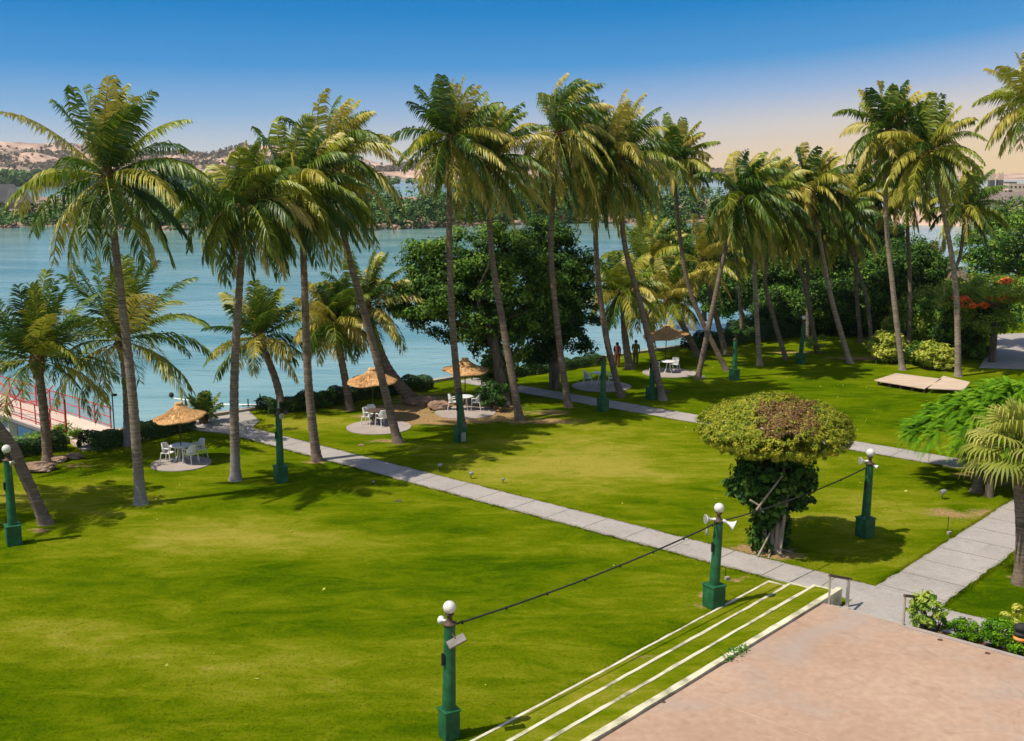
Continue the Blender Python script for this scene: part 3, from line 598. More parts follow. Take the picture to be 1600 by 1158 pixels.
palm('coconut palm at the right edge of the view, only its left fronds visible', (1660, 640), [(1650, 420)], (1617, 160), L=4.2, n=24, wind=.0, droop=.8, yellow=.7, group=gT, el_lo=-45, r0=.22)
palm('coconut palm at the left edge, only its slanting trunk visible', (72, 818), [(35, 735), (0, 672)], (-190, 440), L=6.0, n=28, wind=.1, droop=1.1, yellow=.4, group=gT, r0=.24, r1=.2)
palm('coconut palm behind the tall palm beside the wooden platform', (1466, 545), [(1478, 450), (1500, 400)], (1508, 325), L=4.2, n=20, wind=.2, droop=1.2, yellow=.6, group=gT, r0=.16)
palm('dense coconut palm among the dark trees right of centre', (1345, 535), [(1338, 450)], (1335, 318), L=4.6, n=24, wind=.3, droop=1.4, yellow=.45, group=gT, r0=.18)
palm('coconut palm behind the rightmost tall pair, trunk hidden', (1420, 540), [(1422, 450)], (1415, 300), L=4.6, n=24, wind=.2, droop=1.4, yellow=.6, group=gT, r0=.18)
palm('coconut palm with trunk hidden behind the farthest globe lamp', (1262, 535), [(1262, 450)], (1262, 362), L=4.6, n=24, wind=.3, droop=1.5, yellow=.5, group=gT, r0=.17)
palm('coconut palm deep in the shade between the two crossing trunks and the dark trees', (1160, 535), [(1155, 450)], (1145, 372), L=4.6, n=24, wind=.3, droop=1.4, yellow=.4, group=gT, r0=.17)
palm('shaded coconut palm right of the palm with the wide pale foot', (1362, 545), [(1352, 460)], (1312, 345), L=4.6, n=24, wind=.3, droop=1.5, yellow=.5, group=gT, r0=.17)
# short palms
palm('short bushy palm by the flat rock at the footbridge', (75, 722), [(68, 640)], (58, 565), L=4.3, n=26, wind=.05, droop=.8, yellow=.22, group=gS, stiff=.8, ll=.75, el_lo=-5, nuts=False, r0=.24, r1=.2)
palm('short palm with whitewashed foot behind the leftmost tall palm', (199, 696), [(197, 610)], (190, 535), L=4.7, n=26, wind=.06, droop=.85, yellow=.3, group=gS, stiff=.7, ll=.85, el_lo=-20, tm='palm_trunk_wash', nuts=False, r0=.2, r1=.17)
palm('short palm with a bright yellow hanging frond above the headless green post', (442, 645), [(431, 595)], (405, 528), L=3.8, n=24, wind=.05, droop=1.05, yellow=.6, group=gS, nuts=False, r0=.24, r1=.2, stiff=.3, dY=.5)
palm('short palm between the main path and the middle thatched parasol', (547, 640), [(535, 570)], (521, 505), L=3.6, n=26, wind=.05, droop=1.2, yellow=.7, group=gS, nuts=True, r0=.24, r1=.2, stiff=.3)
palm('short palm with thick slanting trunk behind the middle thatched parasol', (648, 630), [(602, 570)], (572, 480), L=4.4, n=26, wind=.22, droop=1.2, yellow=.7, group=gS, nuts=False, r0=.42, r1=.2, stiff=.3)
palm('short palm right of the dark tree in front of the water', (984, 576), [(976, 520)], (973, 458), L=4.0, n=24, wind=.1, droop=1.2, yellow=.6, group=gS, nuts=True, r0=.3, r1=.2, stiff=.3)
palm('short palm with its foot behind the thatched shelter', (1020, 545), [(1016, 490)], (1010, 412), L=4.4, n=26, wind=.15, droop=1.2, yellow=.6, group=gS, nuts=False, r0=.25, r1=.18)
palm('short slanting palm right of the thatched shelter', (1092, 558), [(1065, 505)], (1044, 470), L=3.4, n=22, wind=.1, droop=1.3, yellow=.8, group=gS, nuts=False, r0=.26, r1=.2)
palm('short palm rooted at the end of the sea wall', (1134, 553), [(1118, 490)], (1098, 410), L=4.4, n=24, wind=.2, droop=1.2, yellow=.6, group=gS, nuts=False, r0=.24, r1=.18)
palm('young palm with upright fronds behind the wooden platform', (1452, 500), [(1452, 470)], (1450, 440), L=4.4, n=16, wind=.05, droop=.6, yellow=.35, group=gS, nuts=False, el_lo=20, r0=.2, r1=.15, stiff=.6)
palm('tiny spiky palm on the waterfront behind the nearest thatched parasol', (318, 662), [(318, 655)], (318, 648), L=1.3, n=18, wind=0, droop=.5, yellow=.05, group=gS, nuts=False, el_lo=0, r0=.16, r1=.14, stiff=.8, ll=.35, dens=24)

def P2(px, py, Y, rx, rz, ry=None):
    """blob: centre on the sight line at distance Y; radii in metres"""
    return (AY(px, py, Y), (rx, ry or rx, rz))
# ------------------------------------------------------------------ broadleaf trees
b = G(790, 634); Y = b[1] + 1.5
tree('broadleaf_tree', b, [P2(690, 440, Y, 2.7, 2.3), P2(755, 405, Y, 2.6, 2.0), P2(650, 480, Y, 1.5, 1.3), P2(735, 490, Y, 2.6, 2.0), P2(800, 440, Y, 2.6, 2.6), P2(790, 530, Y, 1.6, 1.8), P2(660, 400, Y, 1.3, 1.0), P2(785, 590, Y, 1.2, 1.4), P2(720, 440, Y + 1, 2.6, 2.4), P2(840, 480, Y, 1.8, 2.2)],
     'large dense dark green tree with a wide crown in front of the water', 'tree', MAT['dark_leaf'], 11, 560, 130, .62, .19, (.52, .5), .3, trunks=2, shell=.35)
b = G(868, 606); Y = b[1]
tree('broadleaf_tree', b, [P2(865, 430, Y, 2.2, 2.2), P2(885, 500, Y, 2.0, 2.2), P2(850, 370, Y, 1.7, 1.4), P2(900, 430, Y, 1.6, 1.6), P2(840, 540, Y, 1.4, 1.2)],
     'dense blue green tree adjoining the large dark tree on its right', 'tree', MAT['dark_leaf'], 12, 340, 130, .6, .18, (.30, .35), .25, trunks=2, shell=.35)
bgT = [((1300, 520), [(1295, 480, 2.6, 2.2), (1240, 490, 2.0, 1.6), (1330, 500, 2.0, 1.6)], 'dark bushy tree filling the gap between the far palms', 'dark_leaf'),
       ((1100, 500), [(1090, 420, 3.0, 2.6), (1130, 400, 2.4, 2.0)], 'dark tree behind the short slanting palms', 'dark_leaf'),
       ((1200, 500), [(1190, 400, 3.2, 3.0), (1230, 370, 2.4, 2.0)], 'tall dark tree behind the drooping palm crowns', 'dark_leaf'),
       ((1380, 500), [(1375, 400, 3.2, 3.0), (1340, 420, 3.0, 2.6), (1290, 400, 3.0, 2.8)], 'largest dark tree at the back of the garden', 'dark_leaf'),
       ((1215, 520), [(1215, 480, 1.6, 1.6), (1205, 520, 1.2, 1.0)], 'low dark tree behind the leaning palms left of the farthest globe lamp', 'dark_leaf'),
       ((1255, 505), [(1262, 450, 3.0, 2.6), (1240, 410, 2.4, 2.0)], 'dark tree behind the farthest globe lamp post', 'dark_leaf'),
       ((1330, 500), [(1330, 440, 3.2, 3.2), (1310, 390, 2.6, 2.2), (1350, 370, 2.4, 2)], 'dark tree at the back of the clearing', 'dark_leaf'),
       ((1395, 520), [(1395, 450, 3.0, 2.6), (1430, 420, 2.2, 2)], 'dark leafy tree behind the palm at the left end of the wooden platform', 'dark_leaf'),
       ((1455, 530), [(1450, 490, 2.6, 1.9), (1420, 510, 1.8, 1.4), (1490, 500, 1.6, 1.8)], 'bushy green tree with heart shaped leaves behind the wooden platform', 'mid_leaf'),
       ((1520, 555), [(1520, 490, 2.2, 1.6), (1500, 520, 1.4, 1.2)], 'dark green tree left of the flame tree', 'dark_leaf'),
       ((1165, 505), [(1160, 440, 3.0, 2.4), (1130, 460, 2.0, 1.8)], 'dark bushy tree behind the crossing palm trunks', 'dark_leaf'),
       ((1060, 490), [(1040, 380, 2.6, 2.6)], 'dark tree behind the short palms right of the large tree', 'dark_leaf')]
for i, (bp_, bl, lab, mm_) in enumerate(bgT):
    b = G(*bp_); Y = b[1]; tree('broadleaf_tree', b, [P2(x, y, Y, r1_, r2_) for x, y, r1_, r2_ in bl], lab, 'tree', MAT[mm_], 20 + i, 190 * len(bl), 110, .75, .22, ((.75, .5) if mm_ == 'mid_leaf' else (.33, .55)), .2, group='trees at the back of the garden')
b = G(1590, 470)
tree('broadleaf_tree', b, [P2(1575, 380, b[1], 4.6, 3.4), P2(1625, 350, b[1], 5, 3.6), P2(1550, 420, b[1], 3.2, 2.4), P2(1600, 430, b[1], 4, 2.4)], 'rounded mid green tree in front of the far house', 'tree', MAT['mid_leaf'], 31, 330, 100, .9, .28, (.35, .5), .3)
b = G(1650, 500)
tree('broadleaf_tree', b, [P2(1640, 480, b[1], 3.5, 2.6), P2(1600, 500, b[1], 2.4, 1.6)], 'leafy tree beyond the grey road at the right edge', 'tree', MAT['mid_leaf'], 36, 260, 100, .8, .24, (.35, .5), .25)
# flame tree: flat canopy with red flowers
b = G(1550, 566); Y = b[1]
ft = tree('flame_tree', b, [P2(1560, 448, Y, 3.6, .7), P2(1500, 470, Y, 1.6, .5), P2(1620, 455, Y, 3.5, .9), P2(1540, 500, Y, 2.2, .8)], 'flat topped flame tree with orange red flowers', 'tree', MAT['yellow_leaf'], 33, 300, 90, .5, .16, (.08, .25), .22)
rg = rs(77); P, Nn, sz, ti, cc = leaf_cloud([(AY(x, y, Y - 1.3) - b, np.array([rx, .6, rz])) for x, y, rx, rz in ((1520, 475, 1.0, .25), (1500, 466, .5, .18), (1570, 462, .9, .2), (1598, 460, .7, .25), (1572, 440, .25, .2), (1550, 462, .4, .15))], 90, 30, .22, .17, rg)
leaf_mesh('flowers', P, Nn, sz, ti, MAT['flower'], ft, rg, .8)
# feathery poinciana by the second path
b = G(1560, 772); Y = b[1] + 1.6; rg = rs(91)
root = thing('feathery_tree', tuple(b), 'low spreading tree with feathery bright green leaves at the right edge', 'tree')
VV = []; TT = []
spr = 640; cc = []
cxy = AY(1602, 632, Y) - b
for i in range(spr):
    a = rg.uniform(0, 6.283); q = math.sqrt(rg.rand()); rx, ry = 4.4, 3.4
    o = cxy + np.array([math.cos(a) * q * rx, math.sin(a) * q * ry, 1.5 * (1 - q * q) - .6 - rg.rand() * .5 * (1 - .3 * q) - .45 * q ** 3]); cc.append(o)
    az = a + rg.uniform(-.9, .9); el = rg.uniform(-.35, .35); d = np.array([math.cos(az) * math.cos(el), math.sin(az) * math.cos(el), math.sin(el)])
    for f in range(7):
        d2 = unit(d + rg.normal(size=3) * .45); Lf = rg.uniform(.45, .8); m = 20; u = np.linspace(0, 1, m)[:, None]
        ln = o + d2 * u * Lf + np.array([0, 0, -1]) * (u ** 2) * Lf * .45
        tg = unit(d2 + np.array([0, 0, -1]) * u * .9); sdv = unit(np.cross(tg, np.array([0, 0, 1.]) + rg.normal(size=3) * .1)); t0 = rg.uniform(.2, .9)
        for sg in (-1, 1):
            wd = (.095 * np.sin(math.pi * (u * .9 + .08)) + .02)
            tip = ln + sg * sdv * wd + tg * .03 + np.array([0, 0, -.03]); bw = tg * .013
            VV.append(np.stack([ln - bw, ln + bw, tip + bw * .6, tip - bw * .6], 1).reshape(-1, 3)); TT.append(np.full(m * 4, t0))
V = np.concatenate(VV); T = np.concatenate(TT)
np_mesh('crown', V, np.arange(len(V)), np.full(len(V) // 4, 4), MAT['feather_leaf'], root, {'tint': T})
mb = MB()
for off in (np.array([-.5, -.3, 0]), np.array([.9, .2, 0])):
    fork = off * 1.3 + np.array([.2, .6, 1.7]); mb.tube([off + (0, 0, -.1), off + (0, 0, .2), off * 1.1 + (.1, .2, .9), fork], [.24, .17, .14, .12], 8)
    for i in range(12): tg = cc[rg.randint(len(cc))] - (0, 0, .1); mb.tube([fork, fork * .5 + tg * .5 + (0, 0, -.2), tg], [.09, .05, .02], 5)
mb.build('trunk', MAT['bark'], root)

# fan palms at the right edge
def fan_palm(base, crown, label, seed, nf=26, fr=.95, pet=.9, tm='palm_trunk'):
    rg = rs(seed); b = G(*base); top = AY(crown[0], crown[1], b[1]) - b; root = thing('fan_palm', tuple(b), label, 'palm tree', 'fan palms at the right edge')
    k = 26; pth = [top * t + np.array([.06 * math.sin(t * 5), 0, 0]) - (0, 0, .05 * (t == 0)) for t in np.linspace(0, 1, k)]; MB().tube(pth, [(.19 - .05 * t + .1 * math.exp(-t * 14)) * (1 + .05 * (i % 2)) for i, t in enumerate(np.linspace(0, 1, k))], 10).build('trunk', MAT[tm], root)
    VV = []; FF = []; LT = []; TT = []; base_i = 0; stems = MB()
    for i in range(nf):
        q = (i + .5) / nf; az = i * 2.4 + rg.uniform(-.2, .2); el = R(80 - 115 * q); d = np.array([math.cos(az) * math.cos(el), math.sin(az) * math.cos(el), math.sin(el)])
        hub = top + d * pet * (.6 + .5 * q) + np.array([0, 0, -.15 * q]); stems.tube([top, top + d * pet * .4 + (0, 0, .03), hub], [.03, .022, .018], 4)
        sd_ = unit(np.cross(d, [0, 0, 1.])); nr = np.cross(sd_, d); t0 = np.clip(rg.normal(.5, .22), 0, 1); ns = 24
        for s in range(ns):
            th = R(-115 + 230 * s / (ns - 1)); dd = d * math.cos(th) + sd_ * math.sin(th) + nr * .12; l = fr * (1 - .12 * abs(th)) * rg.uniform(.9, 1.05); wv_ = unit(np.cross(dd, nr)) * .042
            m1 = hub + dd * l * .55; m2 = m1 + unit(dd * .8 + np.array([0, 0, -.5])) * l * .28; tp = m2 + unit(dd * .35 + np.array([0, 0, -1.])) * l * .32 * rg.uniform(.7, 1.3)
            VV.append(np.array([hub - wv_ * .2, hub + wv_ * .2, m1 + wv_, m1 - wv_, m2 + wv_ * .7, m2 - wv_ * .7, tp])); o = base_i
            FF += [o, o + 1, o + 2, o + 3, o + 3, o + 2, o + 4, o + 5, o + 5, o + 4, o + 6]; LT += [4, 4, 3]; TT += [t0 + rg.normal(0, .05)] * 7; base_i += 7
    np_mesh('crown', np.concatenate(VV), FF, LT, MAT['fanleaf'], root, {'tint': np.clip(TT, 0, 1)})
    stems.build('leaf_stems', MAT['fanleaf'], root)
fan_palm((1594, 912), (1592, 692), 'fan palm with pale rough trunk beside the wide grey path', 201, 24, 1.1, .85)
fan_palm((1525, 768), (1532, 690), 'small dark trunked fan palm at the corner of the two paths', 202, 13, .8, .6, 'palm_trunk')

# ------------------------------------------------------------------ mushroom topiary
b = G(1204, 862); rg = rs(55); root = thing('mushroom_tree', tuple(b), 'tree clipped into a mushroom shape with a yellow green cap and maroon patch', 'topiary tree')
cen = AY(1211, 678, b[1] + .35) - b; K = 3400; per = 42
a = rg.uniform(0, 6.283, K); rr = np.sqrt(rg.rand(K)); qz = rg.rand(K) < .78; RX = 2.44
lump = 1 + .035 * np.sin(a * 5 + 1) + .03 * np.sin(a * 9 + 2) + .03 * np.sin(a * 17) + rg.normal(0, .012, K)
x = np.cos(a) * rr * RX * lump; y = np.sin(a) * rr * RX * lump
hd = 1.16 * np.sqrt(np.clip(1 - rr ** 2.1, 0, 1)) ** 1.05 + .08 * np.sin(x * 2.3 + 1) * np.sin(y * 2.1) + .06 * np.sin(x * 5.1) * np.sin(y * 4.7 + 1) + rg.uniform(-.13, .05, K)
hu = -.42 * np.sqrt(np.clip(1 - rr ** 2, 0, 1)) ** .6 + rg.uniform(-.08, .1, K)
z = np.where(qz, hd, hu); cc0 = np.stack([x, y, z], 1); cn = unit(np.stack([x * .42, y * .42, np.where(qz, 1.0, -.6)], 1))
patch = 1.12 * np.exp(-(((x - .05) / 1.2) ** 2 + ((y + 1.35) / 1.15) ** 2)) + .5 * np.exp(-(((x - .9) / .6) ** 2 + ((y + .1) / .5) ** 2)); pk = (patch * (.7 + .55 * rg.rand(K)) > .52) & qz & (rr < .93)
n = K * per; dd_ = unit(rg.normal(size=(n, 3))); rad_ = .10 * (.6 + .9 * np.repeat(rg.rand(K), per)) * rg.rand(n) ** .4
P = np.repeat(cc0, per, 0) + dd_ * rad_[:, None] * np.array([1.15, 1.15, .9]) + cen
Nn = unit(dd_ + np.repeat(cn, per, 0) * .9 + rg.normal(size=(n, 3)) * .3)
ck = np.clip(rg.normal(.25, .12, K), 0, .5); tint = np.where(np.repeat(pk, per) & (rg.rand(n) < .85), rg.uniform(.7, 1.0, n), np.clip(np.repeat(ck, per) + rg.normal(0, .08, n), 0, .52))
leaf_mesh('crown', P, Nn, .064 * (.6 + .8 * rg.rand(n)), tint, MAT['topiary_leaf'], root, rg, .6, fold=.1)
# dark leafy climbers round the stems
def lobed(bl, ncl, per, cr_, ls_): return leaf_cloud(bl, ncl, per, cr_, ls_, rg, (.3, .35), .5)
c0 = np.array([cen[0], cen[1] - .1, 0])
P, Nn, sz, ti, cc = lobed([(c0 + (0, 0, 2.75), np.array([1.25, 1.2, .7])), (c0 + (-.75, -.1, 2.2), np.array([.65, .7, .55])), (c0 + (.7, 0, 2.1), np.array([.65, .7, .75])), (c0 + (-.1, -.2, 1.5), np.array([.6, .6, .7])), (c0 + (.1, .2, .9), np.array([.42, .45, .6])), (c0 + (-.45, -.1, .9), np.array([.22, .3, .7])), (c0 + (-.38, -.2, .45), np.array([.2, .2, .4])), (c0 + (.35, .1, .6), np.array([.2, .2, .5]))], 300, 50, .3, .16)
leaf_mesh('climber', P, Nn, sz, ti, MAT['dark_leaf'], root, rg, .85)
mb = MB()
for i in range(7):
    a_ = rg.uniform(0, 6.28); q = rg.uniform(.08, .3); s0 = np.array([math.cos(a_) * q, math.sin(a_) * q, -.1]); s1 = c0 + np.array([math.cos(a_) * q * 2.4, math.sin(a_) * q * 2.4, 2.9])
    mb.tube([s0, s0 + (0, 0, .5) + rg.normal(size=3) * .05, (s0 + s1) / 2 + rg.normal(size=3) * .14, s1], [.12, .085, .07, .05], 7)
for a_, b_ in (((-.75, -1.0, 1.75), (.02, -1.05, 2.9)), ((-.95, -.9, 2.05), (-.5, -.95, 1.65)), ((-.55, -.6, .05), (-.05, -.3, .9)), ((.2, -.5, .1), (.3, -.4, 1.5))):
    A, B = np.array(a_) , np.array(b_); mb.tube([A, (A + B) / 2 + (.03, 0, .05), B], [.04, .035, .03], 6)
for k in range(7):
    a_ = k * .9 + 2.6; d = np.array([math.cos(a_), math.sin(a_), 0]); mb.tube([d * .12 + (0, 0, .18), d * .45 + (0, 0, .05), d * .8 + (0, 0, -.03)], [.07, .05, .02], 6)
mb.build('trunk', MAT['bark_light'], root)

# ------------------------------------------------------------------ hedges and shrubs
def hedge(pts, wid, h, label, seed, dens=2400, ls=.11, m='hedge_leaf', tint=(.3, .4)):
    rg = rs(seed); pts = [np.array(p) for p in pts]; root = thing('hedge', tuple(pts[0]), label, 'hedge', 'low clipped hedges along the waterfront'); PP = []; NNn = []
    mb = MB()
    for a_, b_ in zip(pts[:-1], pts[1:]):
        Lh = np.linalg.norm(b_ - a_); n = int(Lh * dens); t = rg.rand(n); d = (b_ - a_) / Lh; s = np.array([d[1], -d[0], 0])
        th = rg.uniform(-.3, math.pi + .3, n); wob = 1 + .15 * np.sin(t * Lh * 2.3 + seed) + .1 * np.sin(t * Lh * 5.1)
        off = s * (np.cos(th) * np.abs(np.cos(th)) ** -.35 * wid / 2 * wob)[:, None] + np.array([0, 0, 1]) * (np.abs(np.sin(th)) ** .5 * h * wob * .95)[:, None]
        off = off * (1 - .25 * rg.rand(n) ** 2)[:, None]
        PP.append(a_ - pts[0] + (b_ - a_) * t[:, None] + off); NNn.append(unit(off + rg.normal(size=(n, 3)) * .3 + (0, 0, .1)))
        for k in range(int(Lh / .8)):
            q = a_ - pts[0] + d * (k + .5) * .8; mb.tube([q + (0, 0, -.05), q + rg.normal(size=3) * .05 + (0, 0, h * .8)], [.03, .015], 5)
    P = np.concatenate(PP); Nn = np.concatenate(NNn); n = len(P)
    leaf_mesh('foliage', P, Nn, ls * (.6 + .8 * rg.rand(n)), np.clip(rg.normal(tint[0], tint[1] * .6, n), 0, 1), MAT[m], root, rg, .6); mb.build('stems', MAT['bark'], root)
def SP(c, dw, z=0): return CW(c, shore_w(c) + dw, z)
hedge([SP(14, .9), SP(23.2, .9)], 1.0, .75, 'hedge left of the footbridge landing', 301)
hedge([SP(23.6, 2.3), SP(26, 1.9), SP(29.3, 1.5)], 1.1, .8, 'hedge between the footbridge landing and the main path', 302)
hedge([SP(33.6, 1.2), SP(38, 1.1), SP(44.5, 1.0)], 1.2, .8, 'hedge right of the main path behind the middle parasol', 303)
hedge([SP(47.8, 1.4), SP(52, 1.4), SP(58, 1.4)], 1.0, .7, 'hedge behind the large dark tree', 304, 1500)
hedge([SP(66, 1.4), SP(80, 1.6)], 1.2, 1.2, 'dark hedge behind the crossing palms', 305, 1500, .15)
hedge([G(1140, 528), G(1240, 522), G(1330, 512)], 1.6, 1.5, 'tall dark hedge at the back of the garden', 306, 1900, .16)
def shrub(px, py, r, h, label, seed, m='mid_leaf', tint=(.4, .4), n=26, per=60, ls=.1, group='shrubs in the garden', z=0.0, name='shrub', aspect=.55):
    b = G(px, py, z); rg = rs(seed); root = thing(name, tuple(b), label, 'shrub', group)
    P, Nn, sz, ti, cc = leaf_cloud([(np.array([0, 0, h * .55]), np.array([r, r, h * .45]))], n, per, r * .33, ls, rg, tint, .4)
    P[:, 2] = np.maximum(P[:, 2], .03); leaf_mesh('foliage', P, Nn, sz, ti, MAT[m], root, rg, aspect); mb = MB()
    for c in cc[:10]: mb.tube([(0, 0, -.05), c * np.array([.3, .3, .5]), c], [.03, .02, .01], 5)
    mb.build('stems', MAT['bark'], root); return root
shrub(1385, 566, 1.35, 2.0, 'yellow green shrub left of the palm at the left end of the platform', 401, 'yellow_leaf', (.6, .4), 70, 70, .2)
shrub(1458, 576, 1.25, 1.6, 'yellow green shrub between the two palms behind the platform', 402, 'yellow_leaf', (.6, .4), 60, 60, .22)
shrub(1434, 570, .9, 1.5, 'dark green shrub between the two palms behind the platform', 406, 'mid_leaf', (.3, .4), 30, 60, .2)
shrub(1476, 580, .6, .6, 'small yellow shrub at the foot of the palm beside the platform', 407, 'yellow_leaf', (.7, .4), 18, 50, .18)
shrub(1276, 552, .7, 1.3, 'thin yellow green shrub at the foot of a far palm', 403, 'yellow_leaf', (.3, .4), 14, 34, .2)
shrub(98, 690, .9, .8, 'light green bush beside the footbridge landing', 404, 'mid_leaf', (.6, .4), 30, 60, .12)
shrub(60, 694, 1.0, .5, 'low light green bush under the footbridge railing', 405, 'mid_leaf', (.6, .4), 30, 50, .12)
shrub(512, 635, .6, 1.0, 'small bush on the sea wall left of the short palm', 408, 'mid_leaf', (.3, .4), 20, 50, .12)
shrub(455, 640, .9, .6, 'low leafy bush against the sea wall behind the hedge', 409, 'mid_leaf', (.4, .4), 24, 50, .1)
shrub(1520, 560, 1.2, 1.3, 'dark green shrub left of the flame tree trunk', 410, 'mid_leaf', (.25, .4), 30, 60, .18)
shrub(770, 640, .9, 1.6, 'dark suckers round the foot of the large tree', 411, 'dark_leaf', (.2, .3), 30, 60, .16)
gb = 'clipped shrubs in the bed beside the terrace'
shrub(1449, 986, .5, 1.15, 'tall light green leafy shrub beside the right handrail', 421, 'mid_leaf', (.75, .35), 30, 36, .16, gb, .15, aspect=.4)
shrub(1466, 988, .3, .5, 'small silvery shrub right of the handrail shrub', 422, 'mid_leaf', (.5, .4), 12, 60, .07, gb, .15)
shrub(1498, 1000, .36, .62, 'small round clipped shrub, first of the green balls', 423, 'feather_leaf', (.5, .5), 26, 90, .055, gb, .15)
shrub(1531, 1006, .36, .6, 'small clipped shrub left of the large round one', 424, 'feather_leaf', (.5, .5), 26, 90, .055, gb, .15)
shrub(1560, 1015, .5, .85, 'largest round clipped shrub in the bed', 425, 'feather_leaf', (.3, .4), 34, 100, .07, gb, .15)
shrub(1583, 1000, .32, 1.0, 'bright yellow leafy shrub beside the dark bollard lamp', 426, 'yellow_leaf', (.75, .3), 18, 50, .1, gb, .15)
shrub(1594, 1026, .34, .5, 'green shrub in front of the dark bollard lamp', 427, 'feather_leaf', (.6, .4), 22, 70, .07, gb, .15)

# ------------------------------------------------------------------ lamp posts
def post_parts(root, hp, lean, globe=True, top='plain', rot=.55, k=1.0):
    MB().box((0, 0, .33), (.48 * k, .48 * k, .66), rot, .98).build('plinth', MAT['green'], root, bevel=.02)
    cap = MB().box((0, 0, .672), (.52 * k, .52 * k, .045), rot).build('plinth_cap', MAT['green'], root, bevel=.012)
    lx = math.tan(lean); pr = [(.155 - .03 * t) for t in np.linspace(0, 1, 8)]
    MB().tube([(lx * t * hp, 0, .69 + t * hp) for t in np.linspace(0, 1, 8)], pr, 20).build('pole', MAT['green'], root)
    tx = lx * hp; tz = .69 + hp
    MB().lathe([(.10, 0), (.155, .02), (.16, .05), (.09, .07), (.06, .12), (.055, .22), (.10, .25), (.1, .28), (.0, .285)], (tx, 0, tz), 16).build('collar', MAT['brown_metal'], root)
    if globe:
        MB().sphere((tx, 0, tz + .28 + .135), .145, 24, 16).build('globe', MAT['globe'], root)
    MB().box((-.12, -.12, .69 + hp * .62), (.05, .05, .28), rot).build('cable_box', MAT['dark'], root)
    return tx, tz
def horn(root, p, az, s=1.0, el=-.25):
    d = np.array([math.cos(az) * math.cos(el), math.sin(az) * math.cos(el), math.sin(el)]); p = np.array(p)
    pts = [p + d * q * s for q in (0, .08, .10, .2, .3, .36, .37)]
    o = MB().tube(pts, [.055 * s, .055 * s, .035 * s, .05 * s, .10 * s, .165 * s, .16 * s], 14).build('horn_speaker', MAT['white'], root)
    MB().tube([p + d * .372 * s, p + d * .375 * s], [.15 * s, .15 * s], 14).build('horn_mouth', MAT['metal'], o)
    return o
PG = 'green lamp posts around the lawn'
def post(px, py, topy, label, lean=0.0, globe=True, rot=.55, plus=0, k=1.0):
    b = G(px, py); root = thing('lamp_post', tuple(b), label, 'lamp post', PG)
    # height from the sight line to the top
    tz = AY(px, topy, b[1])[2]; hp = tz - .69 - ((.28 + .28) if globe else .28) + plus
    return root, b, post_parts(root, hp, lean, globe, rot=rot, k=k)
lp1, b1, t1 = post(702, 1152, 939, 'nearest green lamp post, white globe and tilted floodlight, at the bottom of the lawn', .018, k=.78)
# floodlight and bracket
MB().tube([(t1[0], -.02, t1[1] - .12), (t1[0] + .14, -.22, t1[1] - .22)], .02, 6).build('bracket', MAT['brown_metal'], lp1)
fl = MB(); fl.box((0, 0, 0), (.42, .22, .05), 0); fo = fl.build('floodlight', MAT['flood'], lp1, bevel=.01); fo.location = (t1[0] + .16, -.26, t1[1] - .26); fo.rotation_euler = (R(25), R(-24), R(15))
horn(lp1, (t1[0] - .08, .1, t1[1] + .06), 2.2, .6)
lp2, b2, t2 = post(1115, 948, 786, 'green lamp post with a horn speaker on each side beside the stepped grass bank', .035)
horn(lp2, (t2[0] + .10, -.05, t2[1] + .06), -.35, 1.0, -.35); horn(lp2, (t2[0] - .10, -.02, t2[1] + .08), math.pi + .25, .85, .1)
MB().tube([(t2[0] - .3, -.05, t2[1] + .05), (t2[0] - .34, -.05, t2[1] - .22)], .006, 4).build('drop_cable', MAT['dark'], lp2); MB().lathe([(.01, 0), (.045, .02), (.05, .12), (.02, .2), (.0, .22)], (t2[0] - .34, -.05, t2[1] - .4), 8).build('bulb_holder', MAT['metal'], lp2)
lp3, b3, t3 = post(1351, 838, 701, 'green lamp post with one horn speaker standing in the shade right of the mushroom tree', .02)
horn(lp3, (t3[0] - .08, -.02, t3[1] + .12), math.pi + .2, .8, .1); horn(lp3, (t3[0] + .05, -.06, t3[1] + .02), -.5, .55, -.4)
lp0, b0, t0_ = post(22, 850, 695, 'green lamp post with white globe at the left edge of the lawn', 0); horn(lp0, (t0_[0] + .05, -.05, t0_[1] + .02), -.5, .6, -.3)
lp4, b4, t4 = post(439, 753, 638, 'headless green post beside the main path', 0, False)
horn(lp4, (t4[0] - .05, .05, t4[1] + .0), -.7, .75, -.1); MB().tube([(t4[0], 0, t4[1] + .2), (t4[0] + .02, 0, t4[1] + .6)], [.05, .03], 8).build('stub', MAT['metal'], lp4)
lp5, b5, t5 = post(719, 690, 606, 'green post with a grey meter box on its plinth', 0, False)
MB().box((.17, -.34, .3), (.2, .12, .42), .55).build('meter_box', MAT['metal'], lp5, bevel=.01)
lp6, b6, t6 = post(942, 642, 556, 'headless green post standing at the edge of the second path', 0, False)
lp7, b7, t7 = post(1018, 624, 538, 'slender green post behind the second path beside the whitewashed palm foot', 0, True, plus=.1)
lp8, b8, t8 = post(1147, 594, 524, 'green post topped with a leafy tuft in the far lawn', 0, False)
rg = rs(5); P, Nn, sz, ti, cc = leaf_cloud([(np.array([t8[0], 0, t8[1] + .62]), np.array([.3, .3, .22]))], 16, 34, .15, .11, rg, (.2, .3)); leaf_mesh('leafy_tuft', P, Nn, sz, ti, MAT['dark_leaf'], lp8, rg)
lp9, b9, t9 = post(1251, 568, 493, 'farthest green lamp post with white globe', .04); horn(lp9, (t9[0] + .06, -.04, t9[1] + .08), -.4, .7, -.2)
